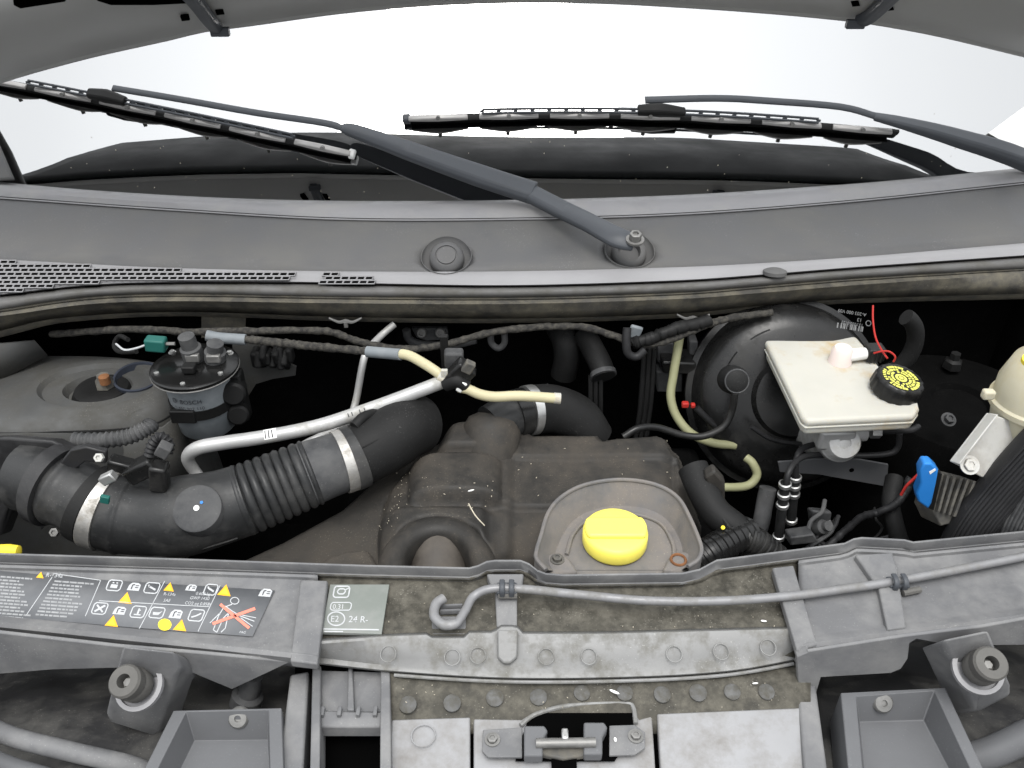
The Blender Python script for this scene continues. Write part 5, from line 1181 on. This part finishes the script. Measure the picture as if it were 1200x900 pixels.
# big corrugated conduits
def conduit(pts, r, lab, k_=3.0, amp=.0016):
    P = resample(pts, 150); c = nb(); tube_raw(c, P, [r+amp*math.sin(k*k_) for k in range(150)], 22); return c, P
cn = thing('cable_conduit', 'fat black braided cable conduit in front of the coolant tank', 'conduit', Y(1120, 640, .03))
c, P = conduit([Y(1270, 470, .10), Y(1210, 534, .095), Y(1172, 576, .09), Y(1140, 618, .08), Y(1110, 680, .07)], .031, '', 0, 0); part('sheath', c, 'conduit', cn)
def strands(P, r, n, par, m='conduit'):
    for k in range(n):
        q = -2.9+2.6*k/(n-1); fr = frames(P)
        c = nb(); tube_raw(c, [p+(s*math.cos(q*1.0)+u*math.sin(-q*1.0))*r for p, (s, u) in zip(P[::2], fr[::2])], [.0024]*len(P[::2]), 6); part('strand', c, m, par)
strands(P, .0305, 17, cn)
cn2 = thing('cable_conduit', 'black braided cable bundle bending down beside the fat conduit', 'conduit', Y(1160, 640, .02))
c, P = conduit([Y(1290, 510, .09), Y(1228, 552, .08), Y(1198, 592, .07), Y(1182, 632, .06), Y(1176, 690, .05)], .022, '', 0, 0); part('sheath', c, 'conduit', cn2)
strands(P, .0215, 13, cn2, 'hose_grey')
line('white_plug', [Y(1186, 600, .10), Y(1192, 596, .10), Y(1200, 592, .10)], .009, 'module', 'small grey plug behind the cable bundle', 'plug')
# coolant hoses at the right of the cover
def ribhose(pts, r, lab, ribs=2.0, amp=.002, mat='hose', cat='hose', n=90):
    P = resample(pts, n); c = nb(); tube_raw(c, P, [r+amp*(1 if (k//4) % 2 else 0) for k in range(n)], 24); return tag(part('coolant_hose', c, mat, loc=pts[0], smooth=30), lab, cat)
ribhose([Y(812, 548, .18), Y(822, 572, .15), Y(838, 600, .12), Y(862, 620, .10), Y(880, 640, .09), Y(892, 660, .08)], .023, 'black hose running down from the engine cover corner', amp=.0, mat='rubber')
ribhose([Y(812, 662, .05), Y(832, 648, .06), Y(856, 634, .08), Y(880, 622, .10)], .022, 'ribbed black hose along the slam panel beside the filler well', amp=.0018, mat='gloss_black')
ribhose([Y(866, 628, .09), Y(884, 634, .085), Y(902, 648, .08), Y(920, 664, .075)], .020, 'ribbed black hose branching towards the brake hoses', amp=.0016, mat='gloss_black')
c = nb(); P = resample([Y(846, 606, .10), Y(856, 620, .085), (Y(864, 636, .08)), Y(866, 652, .08)], 30); tube_raw(c, P, [.004]*30, 8); tag(part('hose_tie', c, 'rubber', loc=P[0]), 'black tie bent round the hose branch', 'tie')
c = nb(); lathe(c, Y(847, 618, .083), V((0, -.8, .6)), [(.003, 0), (.003, .002), (0, .002)], 8); tag(part('paint_dot', c, 'yellow', loc=Y(847, 618, .083)), 'tiny yellow paint dot on the black hose', 'mark')
line('grey_pipe', [Y(x, y, yy) for x, y, yy in ((900, 572, .26), (896, 590, .25), (892, 612, .23), (886, 630, .22))], .014, 'hose_grey', 'dull grey pipe behind the brake hoses', 'pipe', 16)
c = nb(); slab(c, [Y(x, y, .14) for x, y in ((826, 560), (838, 552), (850, 566), (850, 590), (838, 596))], (0, .02, 0)); tag(part('cover_corner_bracket', c, 'cover', loc=Y(838, 580, .14), bevel=.004), 'dark bracket at the corner of the engine cover', 'bracket')
# odds and ends deep in the bay, right
random.seed(11)
deep = [((1000, 600), 'grey sensor block deep behind the slam panel'), ]
sb = thing('sensor_block', 'grey sensor housing deep behind the slam panel', 'sensor', Y(970, 610, .20))
c = nb(); slab(c, [Y(x, y, .20) for x, y in ((950, 598), (976, 600), (974, 614), (966, 622), (952, 612))], (0, .02, -.01)); part('block', c, 'hose_grey', sb, bevel=.005, seg=3)
c = nb(); lathe(c, Y(958, 618, .20), V((.3, -.5, .6)), [(.012, 0), (.012, .014), (.008, .018), (.008, .026), (0, .026)], 16); part('nozzle', c, 'hose_grey', sb)
c = nb(); slab(c, [Y(x, y, .16) for x, y in ((926, 630), (954, 626), (960, 636), (926, 640))], (0, .03, -.01)); part('base', c, 'hose_grey', sb, bevel=.003)
random.seed(23)
for k in range(7):
    x0, y0 = random.uniform(945, 1050), random.uniform(585, 612)
    line('bay_wire', [Y(x0, y0, .22), Y(x0+random.uniform(-14, 14), y0+14, .20), Y(x0+random.uniform(-26, 26), y0+26, .19), Y(x0+random.uniform(-36, 36), y0+48, .17)], random.uniform(.002, .004), random.choice(('conduit', 'rubber', 'hose_grey')), 'thin dark wire in the shade between brake hoses and finned module', 'wire', 8, 30, 'wires in the shade')
line('wire_bundle', [Y(x, y, yy) for x, y, yy in ((1066, 560, .2), (1062, 575, .19), (1050, 590, .18), (1030, 600, .18), (1010, 606, .19), (990, 622, .19), (970, 640, .18))], .006, 'conduit', 'black wire bundle snaking deep behind the slam panel', 'cable', wob=.0005)
line('red_wire', [Y(x, y, .14) for x, y in ((1076, 556), (1070, 562), (1062, 570), (1056, 580))], .0022, 'red', 'short dark red wire at the blue latch', 'wire')
line('bay_pipe', [Y(x, y, yy) for x, y, yy in ((1048, 560, .24), (1044, 590, .2), (1050, 620, .17), (1060, 650, .15))], .014, 'rubber', 'thick black hose under the finned module', 'hose', 14)
tw2 = thing('strut_tower', 'black strut tower in shade behind the reservoir', 'strut tower', Y(1120, 440, .45))
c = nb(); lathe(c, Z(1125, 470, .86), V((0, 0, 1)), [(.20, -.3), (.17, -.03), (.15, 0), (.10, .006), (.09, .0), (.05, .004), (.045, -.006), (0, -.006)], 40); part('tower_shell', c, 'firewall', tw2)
c = nb(); lathe(c, Z(1115, 430, .87), V((0, 0, 1)), [(.018, 0), (.016, .014), (.010, .018), (.009, .03), (0, .03)], 6); part('nut', c, 'black', tw2)
hexbolt(Y(1111, 492, .30), V((0, -.5, .8)), .008, .010, tw2, 'hose_grey', 'bolt')
c = nb(); tube_raw(c, [Y(1040, 405, .42)+V((math.cos(q)*.045, 0, math.sin(q)*.06)) for q in span(-1.6, 1.2, 20)], [.014]*20, 14); tag(part('booster_hose', c, 'rubber', loc=Y(1060, 405, .42)), 'curved black hose beside the booster behind the red wire', 'hose')
# engine block mass under everything
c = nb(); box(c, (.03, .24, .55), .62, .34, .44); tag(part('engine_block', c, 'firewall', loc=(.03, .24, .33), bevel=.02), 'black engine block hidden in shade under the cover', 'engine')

# debris: chaff and paint flecks lying about (too small and many to count)
random.seed(5); c = nb()
def fleck(px, py, z, s):
    p = Z(px, py, z); a = random.uniform(0, 6.28); l, w_ = s*random.uniform(.8, 2.2), s*random.uniform(.4, .8)
    d = V((math.cos(a), math.sin(a), random.uniform(-.1, .1))); e = V((-math.sin(a), math.cos(a), 0)); slab(c, [p+d*l*math.cos(q)+e*w_*math.sin(q) for q in span(0, 5.5, 8)], (0, 0, .0008))
for _ in range(34):
    x, y = random.uniform(455, 790), random.uniform(515, 600)
    if inpoly(x, y, outline) and not inpoly(x, y, rimpx): fleck(x, y, Z0+cover_h(x, y)+.0012, .0008)
for _ in range(70):
    t_ = random.random(); x, y = 505-58*t_+random.gauss(0, 7), 528+95*t_+random.gauss(0, 7)
    if inpoly(x, y, outline): fleck(x, y, Z0+cover_h(x, y)+.0012, .0005)
tube(c, [Z(549, 590, .906), Z(557, 604, .897), Z(568, 616, .886)], .0009, 6)
for _ in range(26): fleck(random.uniform(400, 930), random.uniform(700, 738), .8895, .0006)
for _ in range(16): fleck(random.uniform(465, 925), random.uniform(800, 830), .8545, .0006)
for _ in range(60):
    x = random.uniform(60, 1150); y = rowA(x)-random.uniform(4, 75); q_ = G(x, y, .0004); r_ = random.uniform(.0004, .0010)
    x_, y_, a_ = basis(GN); slab(c, [q_+(x_*math.cos(w)+y_*math.sin(w))*r_ for w in span(0, 5.4, 7)], GN*.0006)
o = part('debris', c, 'debris'); o['kind'] = 'stuff'; o['label'] = 'pale chaff and flecks scattered over the covers'
c = nb()
for (x, y, z, s) in ((720, 811, .8560, .0030), (721, 867, .8480, .0028), (895, 728, .8900, .0024), (552, 575, .912, .0022), (885, 801, .8550, .0018)): c_ = fleck(x, y, z, s)
o = part('white_flecks', c, 'white'); o['kind'] = 'stuff'; o['label'] = 'bright white paint chips on the front panel'
